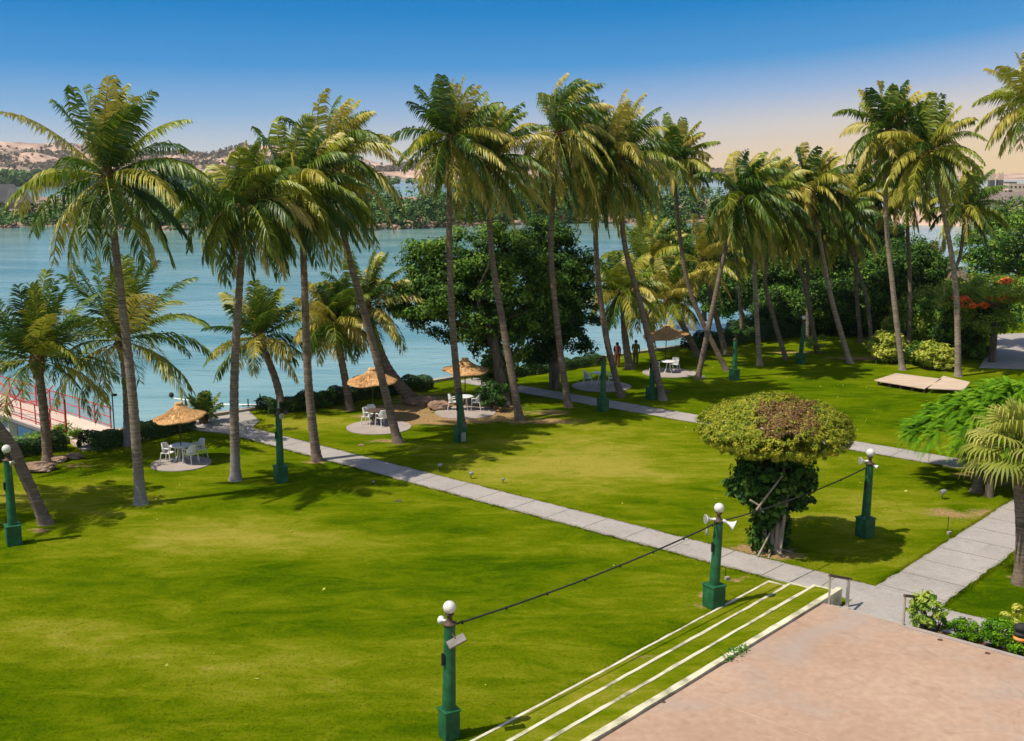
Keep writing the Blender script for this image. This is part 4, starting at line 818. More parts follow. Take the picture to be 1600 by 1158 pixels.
def cable(A, B, sag, r, label):
    A, B = np.array(A), np.array(B); mid = (A + B) / 2; pts = [A + (B - A) * t - np.array([0, 0, 4 * sag * t * (1 - t)]) - mid for t in np.linspace(0, 1, 40)]
    o = MB().tube(pts, r, 6).build('overhead_cable', MAT['dark']); o.location = mid
    tag(o, label, 'cable', 'cables strung between the green lamp posts')
    # twisted festoon wire and sockets
    rg = rs(8); mb = MB()
    for t in np.linspace(.03, .97, int(np.linalg.norm(B - A) / 1.3)):
        p = A + (B - A) * t - np.array([0, 0, 4 * sag * t * (1 - t)]) - mid; mb.tube([p + (0, 0, .02), p - (0, 0, .05)], [r * 1.6, r * 1.2], 5)
    mb.build('sockets', MAT['dark'], o)
W1 = b1 + (t1[0] + .05, 0, t1[1] + .0); W2 = b2 + (t2[0], 0, t2[1] + .0); W3 = b3 + (t3[0], 0, t3[1] - .05)
cable(W1, W2, .15, .022, 'dark cable from the nearest lamp post to the one beside the grass bank'); cable(W2, W3, .16, .02, 'dark cable passing in front of the mushroom tree to the lamp post in its shade')

# ------------------------------------------------------------------ garden tables, chairs, parasols
def disc(px, py, r, label):
    b = G(px, py); rnd = random.Random(px); o = MB().prism([(r * math.cos(a) * (1 + rnd.uniform(-.01, .01)), r * math.sin(a)) for a in np.linspace(0, 2 * math.pi, 49)[:-1]], -.05, .035).build('paved_circle', MAT['pad']); o.location = tuple(b); tag(o, label, kind='structure'); return b
def make_chair():
    root = thing('garden_chair', (0, 0, 0), 'x', 'chair', 'white plastic garden chairs')
    MB().box((0, 0, .42), (.46, .46, .035), 0).build('seat', MAT['white'], root, bevel=.012)
    # curved backrest with armrests: outline swept round the seat
    bk = MB(); n = 14
    inn = []; 
    for lay, (zt, rr) in enumerate(((.44, .235), (.62, .25), (.80, .26), (.84, .262))):
        for k in range(n + 1):
            a = math.pi * (.0 + 1.0 * k / n); sgn = math.sin(a); top = zt if zt < .7 else .64 + (zt - .64) * min(1, max(0, (sgn - .25) / .4))
            inn.append((rr * math.cos(a), rr * sgn * 1.0 + .0, top))
    m = n + 1; fs = [(l * m + k, l * m + k + 1, (l + 1) * m + k + 1, (l + 1) * m + k) for l in range(3) for k in range(n)]
    bk.add(inn, fs, True); o = bk.build('backrest', MAT['white'], root); s = o.modifiers.new('thickness', 'SOLIDIFY'); s.thickness = .022
    for sx_ in (-1, 1):
        MB().tube([(sx_ * .25, .02, .64), (sx_ * .27, -.12, .655), (sx_ * .25, -.22, .63)], [.026, .028, .024], 6).build('armrest', MAT['white'], root)
        MB().tube([(sx_ * .25, -.22, .63), (sx_ * .23, -.21, .42), (sx_ * .26, -.25, 0)], [.02, .024, .02], 6).build('leg', MAT['white'], root)
        MB().tube([(sx_ * .2, .2, .42), (sx_ * .24, .27, 0)], [.026, .02], 6).build('leg', MAT['white'], root)
    return root
chair0 = make_chair(); used = [False]
def put_chair(b, dx, dy, face, label):
    global chair0
    o = chair0 if not used[0] else copy_tree(chair0); used[0] = True
    o.location = (b[0] + dx, b[1] + dy, .035); o.rotation_euler = (0, 0, face); tag(o, label)
def table(b, label, dark=False):
    root = thing('garden_table', (b[0], b[1], .035), label, 'table', 'round garden tables'); m = MAT['brown_metal'] if dark else MAT['white']
    MB().lathe([(.0, .69), (.46, .69), (.475, .70), (.475, .725), (.45, .735), (0, .735)], (0, 0, 0), 28).build('tabletop', m, root)
    for k in range(4):
        a = k * math.pi / 2 + .6; MB().tube([(.12 * math.cos(a), .12 * math.sin(a), .69), (.16 * math.cos(a), .16 * math.sin(a), .3), (.34 * math.cos(a), .34 * math.sin(a), 0)], [.025, .025, .02], 6).build('leg', m, root)
    return root
def parasol(b, h, r, label, tilt=(0, 0), seed=1):
    rg = rs(seed); root = thing('thatched_parasol', (b[0], b[1], .035), label, 'parasol', 'thatched parasols'); root.rotation_euler = (0, 0, 0)
    MB().tube([(0, 0, 0), (0, 0, h - .1)], .028, 8).build('pole', MAT['brown_metal'], root)
    n = 48; pr = [(.0, .62), (.13, .62), (.17, .58), (.15, .53), (.16, .50), (.25, .40), (.42, .24), (.65, .10), (.85, .02), (1.0, -.03)]
    th = [rg.uniform(-.03, .03) for _ in range(n)]
    mb = MB(); vs = []
    for i, (q, z) in enumerate(pr):
        for k in range(n):
            a = 2 * math.pi * k / n; rr = r * q * (1 + th[k] * q + .02 * math.sin(3 * a + seed)); zz = z + (.05 * math.sin(2 * a + seed) + .03 * math.sin(5 * a + 2 * seed)) * q ** 2 + tilt[0] * math.cos(a) * q + tilt[1] * math.sin(a) * q
            vs.append((rr * math.cos(a), rr * math.sin(a), h - .45 + zz))
    m = len(pr); mb.add(vs, [(i * n + k, (i + 1) * n + k, (i + 1) * n + (k + 1) % n, i * n + (k + 1) % n) for i in range(m - 1) for k in range(n)], True)
    o = mb.build('canopy', MAT['thatch'], root); s = o.modifiers.new('thickness', 'SOLIDIFY'); s.thickness = .05
    # straw strands lying over the canopy and hanging from the rim
    st = MB()
    for k in range(620):
        a = rg.uniform(0, 6.283); q0 = rg.uniform(.18, .9); q1 = min(1.04, q0 + rg.uniform(.1, .25)); pts = []
        for q in (q0, (q0 + q1) / 2, q1):
            z = np.interp(min(q, 1), [p[0] for p in pr], [p[1] for p in pr]) + (.05 * math.sin(2 * a + seed) + .03 * math.sin(5 * a + 2 * seed)) * q ** 2 + tilt[0] * math.cos(a) * q + tilt[1] * math.sin(a) * q
            pts.append((r * q * math.cos(a), r * q * math.sin(a), h - .45 + z + .012 - (.03 if q > 1 else 0)))
        st.tube(pts, [.007, .008, .004], 3, caps=False)
    st.build('straw', MAT['thatch'], o)
    for k in range(8):
        a = k * math.pi / 4; MB().tube([(0, 0, h - .62), (.6 * r * math.cos(a), .6 * r * math.sin(a), h - .42)], .012, 4).build('strut', MAT['brown_metal'], root)
    return root
u1 = disc(283, 725, 1.28, 'round concrete pad under the nearest thatched parasol'); q1 = G(284, 722)
table(q1, 'white round table under the nearest thatched parasol')
put_chair(q1, -.55, -.1, R(75), 'white chair left of the table under the nearest thatched parasol'); put_chair(q1, .48, -.25, R(-120), 'white chair right of the table under the nearest thatched parasol, back to us'); put_chair(q1, .62, .62, R(-45), 'white chair at the far right of the table under the nearest thatched parasol')
parasol(q1, 2.45, 1.14, 'nearest thatched parasol, orange straw, beside the hedge on the left', (.10, .02), 1)
u2 = disc(592, 668, 1.6, 'round concrete pad under the middle thatched parasol'); q2 = G(588, 664)
table(q2, 'dark round table under the middle thatched parasol', True)
put_chair(q2, -.42, .02, R(70), 'white chair left of the dark table under the middle thatched parasol'); put_chair(q2, .35, -.4, R(-140), 'white chair right of the dark table, partly behind the leaning palm'); put_chair(q2, -.3, .65, R(25), 'white chair behind the dark table under the middle thatched parasol')
parasol(G(583, 655), 2.45, 1.25, 'middle thatched parasol with its pole in front of the hedge', (.03, .1), 4)
u3 = disc(727, 645, 1.6, 'round concrete pad behind the post with the grey box'); q3 = G(726, 641)
table(q3, 'white table behind the green post with the grey box')
put_chair(q3, -.62, 0, R(90), 'white chair left of the post with the grey box'); put_chair(q3, .6, -.05, R(-90), 'white chair right of the post with the grey box')
parasol(G(727, 632), 2.35, 1.25, 'wavy brimmed thatched parasol behind the post with the grey box', (-.02, .05), 7)
u4 = disc(940, 604, 1.75, 'round concrete pad in the shade left of the leaning palm'); q4 = G(938, 602)
table(q4, 'white table in the shade behind the headless post at the second path')
put_chair(q4, -.75, 0, R(80), 'white chair left of the shaded table behind the headless post'); put_chair(q4, .7, -.1, R(-95), 'white chair right of the shaded table behind the headless post')
u5 = disc(1046, 583, 1.7, 'round concrete pad near the thatched shelter'); q5 = G(1044, 583)
put_chair(q5, -.85, .1, R(60), 'white chair left of the post beside the thatched shelter'); put_chair(q5, .5, .6, R(-30), 'pale chair right of the whitewashed palm foot near the thatched shelter')
table(q5, 'white table near the thatched shelter')
parasol(G(1040, 567), 2.3, 1.5, 'tilted thatched shelter near the water right of centre', (.14, .06), 9)

# ------------------------------------------------------------------ wooden platform
b = G(1438, 606); root = thing('wooden_platform', tuple(b), 'low wooden platform with pale boards in two joined sections on the far lawn', 'platform')
A = [G(1366, 594, .3), G(1400, 583, .3), G(1472, 592, .3), G(1445, 607, .3)]; B_ = [G(1450, 606.5, .3), G(1474, 587, .3), G(1516, 597, .3), G(1506, 609, .3)]
for quad, nm in ((A, 14), (B_, 8)):
    mb = MB(); q = [p - b for p in quad]
    for i in range(nm):
        t0, t1_ = i / nm, (i + .93) / nm; p0, p1_, p2_, p3_ = [q[0] + (q[1] - q[0]) * t0, q[3] + (q[2] - q[3]) * t0, q[3] + (q[2] - q[3]) * t1_, q[0] + (q[1] - q[0]) * t1_]
        mb.prism([p[:2] for p in (p0, p1_, p2_, p3_)], .25, .30)
    mb.build('boards', MAT['wood'], root)
mb = MB(); q = [p - b for p in A]
for i in (0, 1, 2, 3, 4):
    for j in (0, 1): p = (q[0] * (1 - i / 4) + q[3] * i / 4) * (1 - j) + (q[1] * (1 - i / 4) + q[2] * i / 4) * j; p = p * .9; mb.box((p[0], p[1], .12), (.1, .1, .25))
mb.build('legs', MAT['brown_metal'], root)  # dark colour on the legs stands in for the shade under the boards

# ------------------------------------------------------------------ handrails, bollard lamp, small lights
def rail(cA, cB, w, label, zt=TZ):
    b = CW(cA, w, TZ); root = thing('handrail', tuple(b), label, 'handrail', 'handrails of the terrace steps'); d = CW(cB, w) - CW(cA, w)
    MB().box((0, 0, .42), (.045, .045, .86), YAW).build('post', MAT['steel'], root); MB().box((d[0], d[1], -TZ + .44), (.05, .09, .84), YAW).build('post', MAT['steel'], root)
    e = d * 1.12; MB().tube([-d * .04 + (0, 0, .87), e + (0, 0, .37)], [.04, .04], 8).build('top_rail', MAT['brown_metal'], root)
rail(28.1, 29.3, -13.2, 'short steel handrail on the left side of the terrace steps'); rail(28.02, 29.3, -11.02, 'short steel handrail on the right side of the terrace steps beside the shrub')
b = G(1594, 1010, TZ); root = thing('bollard_lamp', tuple(b), 'dark bollard lamp with an orange band at the right edge by the shrubs', 'lamp')
MB().lathe([(0, 0), (.13, 0), (.12, .1), (.10, .16), (.0, .16)], (0, 0, 0), 16).build('base', MAT['dark'], root); MB().lathe([(.14, .16), (.19, .2), (.19, .26), (.12, .28)], (0, 0, 0), 20).build('band', MAT['orange'], root); MB().lathe([(.13, .28), (.19, .33), (.18, .38), (.12, .40), (.14, .44), (.18, .48), (.17, .56), (.11, .60), (0, .61)], (0, 0, 0), 20).build('head', MAT['dark'], root)
def spot(px, py, label, s=1.0):
    b = G(px, py); root = thing('garden_spotlight', tuple(b), label, 'spotlight', 'small garden spotlights'); MB().tube([(0, 0, -.05), (0, 0, .16 * s)], .015, 6).build('stake', MAT['dark'], root)
    MB().tube([(-.06 * s, -.03, .2 * s), (.05 * s, .02, .24 * s), (.10 * s, .04, .25 * s)], [.075 * s, .07 * s, .05 * s], 10).build('lamp_head', MAT['metal'], root)
spot(687, 735, 'small spotlight beside the main path, left one of three'); spot(736, 748, 'small spotlight beside the main path, middle of three'); spot(786, 755, 'tiny spotlight on the lawn, right one of three', .7)
spot(1472, 780, 'white spotlight beside the corner of the two paths', 1.3); spot(1098, 597, 'dark spotlight at the foot of the palm leaning right', 1.3); spot(583, 757, 'tiny fitting in the shade right of the headless post', .5)
def stake(px, py, h, label):
    b = G(px, py); root = thing('marker_stake', tuple(b), label, 'stake', 'thin stakes in the lawn'); MB().tube([(0, 0, -.1), (.01, 0, h)], .018, 6).build('rod', MAT['brown_metal'], root); MB().box((.05, -.05, .05), (.14, .1, .1), .4).build('foot_box', MAT['pad'], root, bevel=.01)
stake(1480, 834, .62, 'thin dark stake near the wide grey path'); stake(1133, 905, .35, 'short stake behind the post with two horn speakers')
for (px, py, z, r, lab) in ((622, 783, 0, .14, 'dark drain cover on the near lawn'), (1040, 612, .032, .32, 'dark drain cover set in the second path'), (1469, 1000, TZ, .07, 'small dark drain at the terrace edge, left one'), (1543, 1021, TZ, .07, 'small dark drain at the terrace edge, right one'), (1036, 1097, TZ, .06, 'small dark drain in the terrace near the white coping')):
    b = G(px, py, z); o = MB().lathe([(r, 0), (r, .008), (r * .9, .012), (0, .012)], (0, 0, 0), 14).build('drain_cover', MAT['brown_metal']); o.location = tuple(b); tag(o, lab, 'drain cover')
# fallen yellow leaves (uncountable litter) and leaf patch
rg = rs(66); PP = [];
for k in range(170):
    px, py = rg.uniform(1060, 1500), rg.uniform(585, 680) if rg.rand() < .35 else rg.uniform(560, 840)
    PP.append(G(px, py) + (0, 0, .03))
for k in range(22): PP.append(G(rg.uniform(20, 1000), rg.uniform(700, 1100)) + (0, 0, .03))
PP = np.array(PP); n = len(PP); lo = leaf_mesh('fallen_leaves', PP, unit(np.array([0, 0, 1.]) + rg.normal(size=(n, 3)) * .3), rg.uniform(.05, .16, n), rg.uniform(.6, 1, n), MAT['yellow_leaf'], None, rg, .6); tag(lo, 'scattered fallen yellow leaves on the lawns', kind='stuff')
rg = rs(67); PP = []
for (px, py, k, s) in ((1150, 1020, 110, .13), (1138, 1030, 60, .09), (1160, 1015, 50, .08)):
    c = G(px, py, TZ)
    for i in range(k): PP.append(c + np.array([rg.normal(0, s), rg.normal(0, s), .03 + rg.rand() * .05]))
PP = np.array(PP); n = len(PP); o = leaf_mesh('creeping_weed', PP, unit(np.array([0, 0, 1.]) + rg.normal(size=(n, 3)) * .5), rg.uniform(.05, .1, n), rg.uniform(.1, .5, n), MAT['mid_leaf'], None, rg, .6); tag(o, 'small creeping weed on the terrace beside the white coping', kind='stuff')

# short grass blades over the lawn (a finer fringe near the viewer, thinner with distance)
rg = rs(808); n0 = 2600000
r_ = 21 + 44 * rg.rand(n0) ** 1.0; th = rg.uniform(-.50, .50, n0); x = r_ * np.sin(th); y = r_ * np.cos(th)
keep = rg.rand(n0) < .11 * (30 / r_) ** .8; x, y = x[keep], y[keep]
c = x * U[0] + y * U[1]; w = x * RR[0] + y * RR[1]
ok = ((c < 29.84) & (w < -15.95)) | ((c > 31.43) & (c < 46.92) & (w < -13.28)) | ((c > 48.65) & (w < 0)) | ((c > 31.08) & (c < 46.92) & (w > -11.17))
ok &= w > np.interp(c, [-60, 21, 31, 47, 71, 110, 170], [-52, -49.4, -49.0, -47.2, -43.2, -38, -30]) + .3
for (q, rx, ry, a) in soilspots: ok &= a * np.exp(-(((x - q[0]) / rx) ** 2 + ((y - q[1]) / ry) ** 2)) < .33 + .25 * rg.rand(len(x))
for q, rad_ in ((q1, 1.3), (q2, 1.75), (q3, 1.65), (q4, 1.8), (q5, 1.75)): ok &= (x - q[0]) ** 2 + (y - q[1]) ** 2 > rad_ ** 2
x, y = x[ok], y[ok]
ex, ey = [], []
for (ax, v, lo, hi, k, sgn) in (('c', 29.86, -44, -15.9, 9000, -1), ('c', 31.42, -44, -13.4, 10000, 1), ('c', 46.93, -44, -13.4, 5000, -1), ('c', 48.64, -44, 0, 5000, 1), ('w', -13.3, 31.6, 46.8, 6000, -1), ('w', -11.15, 31.2, 46.8, 6000, 1), ('w', -15.92, 2, 29.4, 7000, -1), ('c', 31.07, -11, 6, 4000, 1)):
    tt_ = rg.uniform(lo, hi, k); o_ = v + sgn * (rg.normal(0, .05, k) - .01); cc_, ww_ = (o_, tt_) if ax == 'c' else (tt_, o_)
    ex.append(cc_ * U[0] + ww_ * RR[0]); ey.append(cc_ * U[1] + ww_ * RR[1])
x = np.concatenate([x] + ex); y = np.concatenate([y] + ey); n = len(x); P = np.stack([x, y, np.full(n, -.005)], 1); az = rg.uniform(0, 6.283, n); wv_ = np.stack([np.cos(az), np.sin(az), 0 * az], 1) * (.010 + .012 * rg.rand(n))[:, None]
tip = P + np.stack([rg.normal(0, .045, n), rg.normal(0, .045, n), .010 + .028 * rg.rand(n) + np.where(np.arange(n) > n - 52001, .03, 0)], 1)
V = np.stack([P - wv_, P + wv_, tip], 1).reshape(-1, 3)
sl_ = np.zeros(len(V)); dr_ = np.zeros(len(V))
for q, rx, ry, a in dryspots: dr_ += a * np.exp(-(((V[:, 0] - q[0]) / rx) ** 2 + ((V[:, 1] - q[1]) / ry) ** 2))
for q, rx, ry, a in greenspots: dr_ -= a * np.exp(-(((V[:, 0] - q[0]) / rx) ** 2 + ((V[:, 1] - q[1]) / ry) ** 2))
o = np_mesh('grass', V, np.arange(3 * n), np.full(n, 3), MAT['lawn'], attrs={'soil': sl_, 'dry': dr_ + .3}); tag(o, 'short mown grass blades covering the lawns', kind='stuff'); print('blades', n)

# ------------------------------------------------------------------ rocks
def rock(px, py, d, label, seed, rz=0, z=0):
    rg = rs(seed); b = G(px, py, z); mb = MB(); n, m = 18, 9; vs = []
    for i in range(m + 1):
        for k in range(n):
            th = math.pi * i / m; a = 2 * math.pi * k / n; q = 1 + .12 * math.sin(3 * a + seed + i) + .08 * math.sin(5 * a + i * 2) + rg.uniform(-.04, .04); s_ = math.sin(th) ** .55
            vs.append((math.cos(a) * s_ * d[0] * q, math.sin(a) * s_ * d[1] * q, d[2] * (.5 - .5 * math.cos(th)) * (1 + .05 * rg.rand())))
    mb.add(vs, [(i * n + k, i * n + (k + 1) % n, (i + 1) * n + (k + 1) % n, (i + 1) * n + k) for i in range(m) for k in range(n)], False)
    o = mb.build('rock', MAT['rock']); o.location = tuple(b - (0, 0, .04)); o.rotation_euler = (0, 0, rz); tag(o, label, 'rock', 'rocks at the edge of the lawn')
rock(60, 735, (.75, .5, .36), 'flat topped brown rock at the foot of the short bushy palm', 1); rock(92, 722, (.35, .3, .3), 'small rock right of the flat brown rock', 2); rock(115, 716, (.4, .3, .25), 'low rock near the hedge, right of the bushy palm', 3)
rock(686, 640, (.6, .4, .5), 'dark rock in the worn earth by the post with the grey box', 4); rock(660, 632, (.9, .5, .45), 'broad rock at the foot of the thick slanting palm', 5); rock(565, 696, (.14, .1, .1), 'small stone near the path below the middle table', 6)

# ------------------------------------------------------------------ footbridge with red railings
b = CW(25.1, -48.0); root = thing('footbridge', tuple(b), 'cream concrete footbridge with red railings leading out over the water', 'footbridge')
def BL(c, w, z): return CW(c, w, z) - b
mb = MB()
for (wa, wb, za, zb) in ((-49.2, -76, .30, .55), ):
    for c0, c1, zt, zb2 in ((23.95, 26.25, 0, -.30),):
        vs = [BL(c0, wa, za + zt), BL(c1, wa, za + zt), BL(c1, wb, zb + zt), BL(c0, wb, zb + zt), BL(c0, wa, za + zb2), BL(c1, wa, za + zb2), BL(c1, wb, zb + zb2), BL(c0, wb, zb + zb2)]
        mb.add(vs, [(0, 1, 2, 3), (7, 6, 5, 4), (0, 3, 7, 4), (1, 5, 6, 2), (3, 2, 6, 7), (0, 4, 5, 1)])
# flared ramp down to the lawn
vs = [BL(23.6, -47.2, .06), BL(26.9, -47.0, .06), BL(26.25, -49.2, .302), BL(23.95, -49.2, .302), BL(23.6, -47.2, -.3), BL(26.9, -47.0, -.3), BL(26.25, -49.2, -.3), BL(23.95, -49.2, -.3)]
mb.add(vs, [(0, 1, 2, 3), (0, 4, 5, 1), (1, 5, 6, 2), (3, 7, 4, 0)])
mb.build('deck', MAT['deck_concrete'], root)
mb = MB(); L_ = 26.8
for s in (23.90,): mb.tube([BL(s, -49.3, .12), BL(s, -76, .36)], .10, 6)
mb.build('side_beam', MAT['grey_roof'], root)
for w in (-52.5, -56, -59.5, -63, -66.5, -70, -73.5):
    for c in (24.3, 25.9): p = BL(c, w, 0); MB().box((p[0], p[1], -1.2), (.38, .38, 2.6 - .35), YAW).build('pillar', MAT['deck_concrete'], root)
def railing(c, wa, wb, z0f, tall=False):
    r_ = MB(); n = int(abs(wb - wa) / 1.5); zf = lambda w: .30 + .25 * (abs(w + 49.2) / 26.8) if w < -49.2 else .2
    for i in range(n + 1): w = wa + (wb - wa) * i / n; r_.box(tuple(BL(c, w, zf(w) + .5)), (.05, .05, 1.0), YAW)
    for h in (1.0, .55, .12): r_.tube([BL(c, wa, zf(wa) + h), BL(c, wb, zf(wb) + h)], .03 if h == 1.0 else .022, 6)
    o = r_.build('railing', MAT['red'], root)
    f = MB(); k = int(abs(wb - wa) / .11)
    for i in range(k): w = wa + (wb - wa) * i / k; f.tube([BL(c, w, zf(w) + .12), BL(c, w, zf(w) + 1.0)], .006, 3, caps=False)
    f.build('bars', MAT['mesh_red'], o)
railing(26.15, -49.3, -75.5, 0); railing(24.05, -49.6, -75.5, 0)
p = BL(24.05, -49.55, .2); MB().box((p[0], p[1], 1.05), (.07, .07, 1.9), YAW).build('end_post', MAT['red'], root)
b_ = CW(26.2, -49.1, .2); root2 = thing('small_lamp_pole', tuple(b_), 'thin black pole with a small lamp at the end of the footbridge railing', 'lamp'); MB().tube([(0, 0, 0), (0, 0, 1.9)], .03, 8).build('pole', MAT['dark'], root2); MB().box((.12, 0, 1.75), (.2, .12, .12)).build('lamp_head', MAT['dark'], root2, bevel=.02)
# curved red arch rails on the bridge seen at the far left
b_ = CW(25.1, -58, .4); ar = MB()
for c in (24.3, 25.9): ar.tube([CW(c, -58 - q * 3.5, .45 + 1.3 * (q ** 2)) - b_ + (0, 0, -.0) for q in np.linspace(-1, 1, 16)], .035, 6)
ao = ar.build('curved_barrier', MAT['red']); ao.location = tuple(b_); tag(ao, 'curved red barrier bars standing on the footbridge deck', 'barrier')

# mooring pole and buoys
A = AY(268, 624, 62); A = G(268, 632, WATER_Z) ; Bp = G(420, 640, WATER_Z + 1.0); mid = (A + Bp) / 2
A3 = G(268, 622, -.4); B3 = G(412, 633, -.4); mid = (A3 + B3) / 2
o = MB().tube([A3 - mid, (0, 0, -.18), B3 - mid], [.05, .06, .05], 8).build('mooring_pole', MAT['white']); o.location = tuple(mid); tag(o, 'long pale mooring pole stretched above the water off the landing', 'pole')
o = MB().sphere((0, 0, 0), .15, 12, 8).build('float', MAT['dark'], None); o.location = tuple(A3 + (.0, 0, .18)); tag(o, 'small black float at the left end of the mooring pole', 'float')
for px, py, h, lab in ((388, 640, 1.0, 'short dark mooring post with a crossbar, left one'), (407, 640, 1.3, 'short dark mooring post, right one')):
    q = G(px, py, -.5); root3 = thing('mooring_post', (q[0], q[1], WATER_Z), lab, 'post', 'mooring posts off the landing'); MB().tube([(0, 0, -.3), (0, 0, h + .6)], .035, 6).build('shaft', MAT['dark'], root3); MB().tube([(-.35, 0, h + .2), (.35, .05, h + .25)], .03, 6).build('crossbar', MAT['dark'], root3)
# water pipe marker (thin mast near centre right)
q = G(1041, 530, -.2); o = MB().tube([(0, 0, -1.4), (0, 0, 2.4)], .035, 6).build('mast', MAT['dark']); o.location = tuple(q); tag(o, 'thin dark mast standing at the water behind the shelter', 'mast')

# ------------------------------------------------------------------ people by the water
def person(px, py, label, shirt, trousers, h=1.68, face=0.0, armup=False, seed=0):
    b = G(px, py); root = thing('person', tuple(b), label, 'person', rz=face); s = h / 1.68
    # skeleton for one continuous skinned body
    J = [(0, 0, .93), (0, 0, 1.12), (0, 0, 1.36), (0, .01, 1.47), (0, -.01, 1.58), (-.09, 0, .88), (-.1, -.02, .5), (-.1, .01, .08), (-.1, -.12, .03), (.09, 0, .88), (.1, -.03, .5), (.11, .02, .08), (.11, -.1, .03),
         (-.18, 0, 1.38), (-.23, .01, 1.12), (-.22, -.07, .9), (-.22, -.1, .81), (.18, 0, 1.38), (.23, .01, 1.12), (.2, -.1, .92), (.19, -.14, .83)]
    E_ = [(0, 1), (1, 2), (2, 3), (3, 4), (0, 5), (5, 6), (6, 7), (7, 8), (0, 9), (9, 10), (10, 11), (11, 12), (2, 13), (13, 14), (14, 15), (15, 16), (2, 17), (17, 18), (18, 19), (19, 20)]
    Rr = [.13, .125, .14, .055, .05, .095, .065, .042, .035, .095, .065, .042, .035, .062, .046, .034, .028, .062, .046, .034, .028]
    me = D.meshes.new('body'); me.from_pydata([tuple(np.array(j) * s) for j in J], E_, []); o = D.objects.new('body', me); COL.objects.link(o); o.parent = root
    sk = o.modifiers.new('skin', 'SKIN')
    for i, r in enumerate(Rr): me.skin_vertices[0].data[i].radius = (r * s, r * s * (.75 if i < 3 else 1))
    me.skin_vertices[0].data[0].use_root = True
    o.modifiers.new('sub', 'SUBSURF').levels = 1; o.modifiers['sub'].render_levels = 1; me.materials.append(MAT['skin'])
    # head, with nose and ears, joined to the neck as part of the body's head mesh
    hd_ = MB().sphere((0, -.015, 1.58 * s), .098 * s, 14, 10, (1, 1, 1.2)); hd_.box((0, -.115 * s, 1.575 * s), (.022, .03, .035)); hd_.box((-.1 * s, 0, 1.57 * s), (.015, .03, .05)); hd_.box((.1 * s, 0, 1.57 * s), (.015, .03, .05)); hd_.build('head', MAT['skin'], root)
    MB().sphere((0, .012, 1.605 * s), .106 * s, 14, 10, (1, 1, 1.05)).build('hair', MAT['hair'], root)
    MB().lathe([(.15, .85), (.165, .95), (.145, 1.1), (.175, 1.3), (.16, 1.40), (.08, 1.45), (.06, 1.46)], (0, 0, 0), 16).build('shirt', shirt, root)
    for sx_ in (-1, 1):
        MB().tube([(sx_ * .16 * s, 0, 1.40 * s), (sx_ * .215 * s, .005, 1.24 * s), (sx_ * .228 * s, .01, 1.12 * s)], [.078, .062, .06], 8).build('sleeve', shirt, root)
        MB().tube([(sx_ * .085 * s, 0, .93 * s), (sx_ * .1 * s, -.02, .5 * s), (sx_ * .105 * s, .01, .09 * s)], [.118, .085, .065], 10).build('trouser_leg', trousers, root)
    return root
person(964, 574, 'standing person in dark red brown clothes seen by the sea wall', MAT['cloth_brown'], MAT['cloth_brown'], 1.62, R(150))
person(993, 572, 'person with black hair and olive clothes behind the short palm by the water', MAT['cloth_green'], MAT['cloth_green'], 1.7, R(160))

# ------------------------------------------------------------------ small hut on the right
b = G(1468, 470); root = thing('garden_hut', tuple(b), 'small dark hut with a thatched front roof behind the yellow shrubs', 'hut')
MB().box((0, 0, 1.1), (5.0, 4.0, 2.2)).build('wall', MAT['brown_metal'], root)
r_ = MB(); r_.add([(-3.2, -2.8, 2.0), (3.2, -2.8, 2.0), (3.2, 2.8, 2.0), (-3.2, 2.8, 2.0), (-.8, 0, 3.7), (.8, 0, 3.7)], [(0, 1, 5, 4), (1, 2, 5), (2, 3, 4, 5), (3, 0, 4), (3, 2, 1, 0)]); r_.build('roof', MAT['bark'], root)
MB().box((0.2, -2.9, 1.75), (2.0, 1.2, .16), 0).build('thatched_awning', MAT['thatch'], root)

# ------------------------------------------------------------------ far shore: island, mangroves, houses, hills
def terrain(name, xs, ys, hf, m, label):
    V = np.array([(x, y, hf(x, y)) for x in xs for y in ys]); a, c = len(xs), len(ys); ii = np.arange(a * c).reshape(a, c)
    fq = np.stack([ii[:-1, :-1], ii[1:, :-1], ii[1:, 1:], ii[:-1, 1:]], -1).reshape(-1, 4); o = np_mesh(name, V, fq.ravel(), np.full(len(fq), 4), m, smooth=True); tag(o, label, kind='structure'); return o
def hf1(x, y):
    near = 292 + 18 * math.sin(x * .017) + 10 * math.sin(x * .05 + 1) + max(0, x - 0) * .22; t = (y - near) / 22
    return WATER_Z - .8 + 1.5 * max(0, min(1, t)) + .25 * math.sin(x * .13) * math.sin(y * .2)
terrain('island', np.arange(-300, 115, 4.0), np.concatenate([np.arange(262, 400, 4.0), np.arange(400, 640, 20)]), hf1, MAT['rock'], 'low earth island across the water')
rg = rs(500); blobs = []
gaps = ((-112, 14),)
for k in range(420):
    x = rg.uniform(-290, 90); nr = 292 + 18 * math.sin(x * .017) + 10 * math.sin(x * .05 + 1) + max(0, x) * .22; dy = rg.rand() ** 1.4 * 60; y = nr + 3.5 + dy
    h = (6.5 + rg.rand() * 3.4 + 2.6 * math.sin(x * .045 + 1) ** 2) if x > -116 else (3.6 + rg.rand() * 1.6) * (1 if rg.rand() < .85 else 1.25)
    if -140 < x < -112 and dy < 30: h *= .5
    blobs.append((np.array([x, y, h * .35 - .8]), np.array([rg.uniform(3.5, 7.5), rg.uniform(3.5, 6), h * .60])))
P, Nn, sz, ti, cc = leaf_cloud(blobs, 6500, 30, 1.9, .75, rg, (.50, .6), .75, .7, .8)
o = leaf_mesh('mangrove_wood', P, Nn, sz, ti, MAT['mangrove'], None, rg, .8); tag(o, 'mass of mangrove trees on the island across the water', kind='stuff')
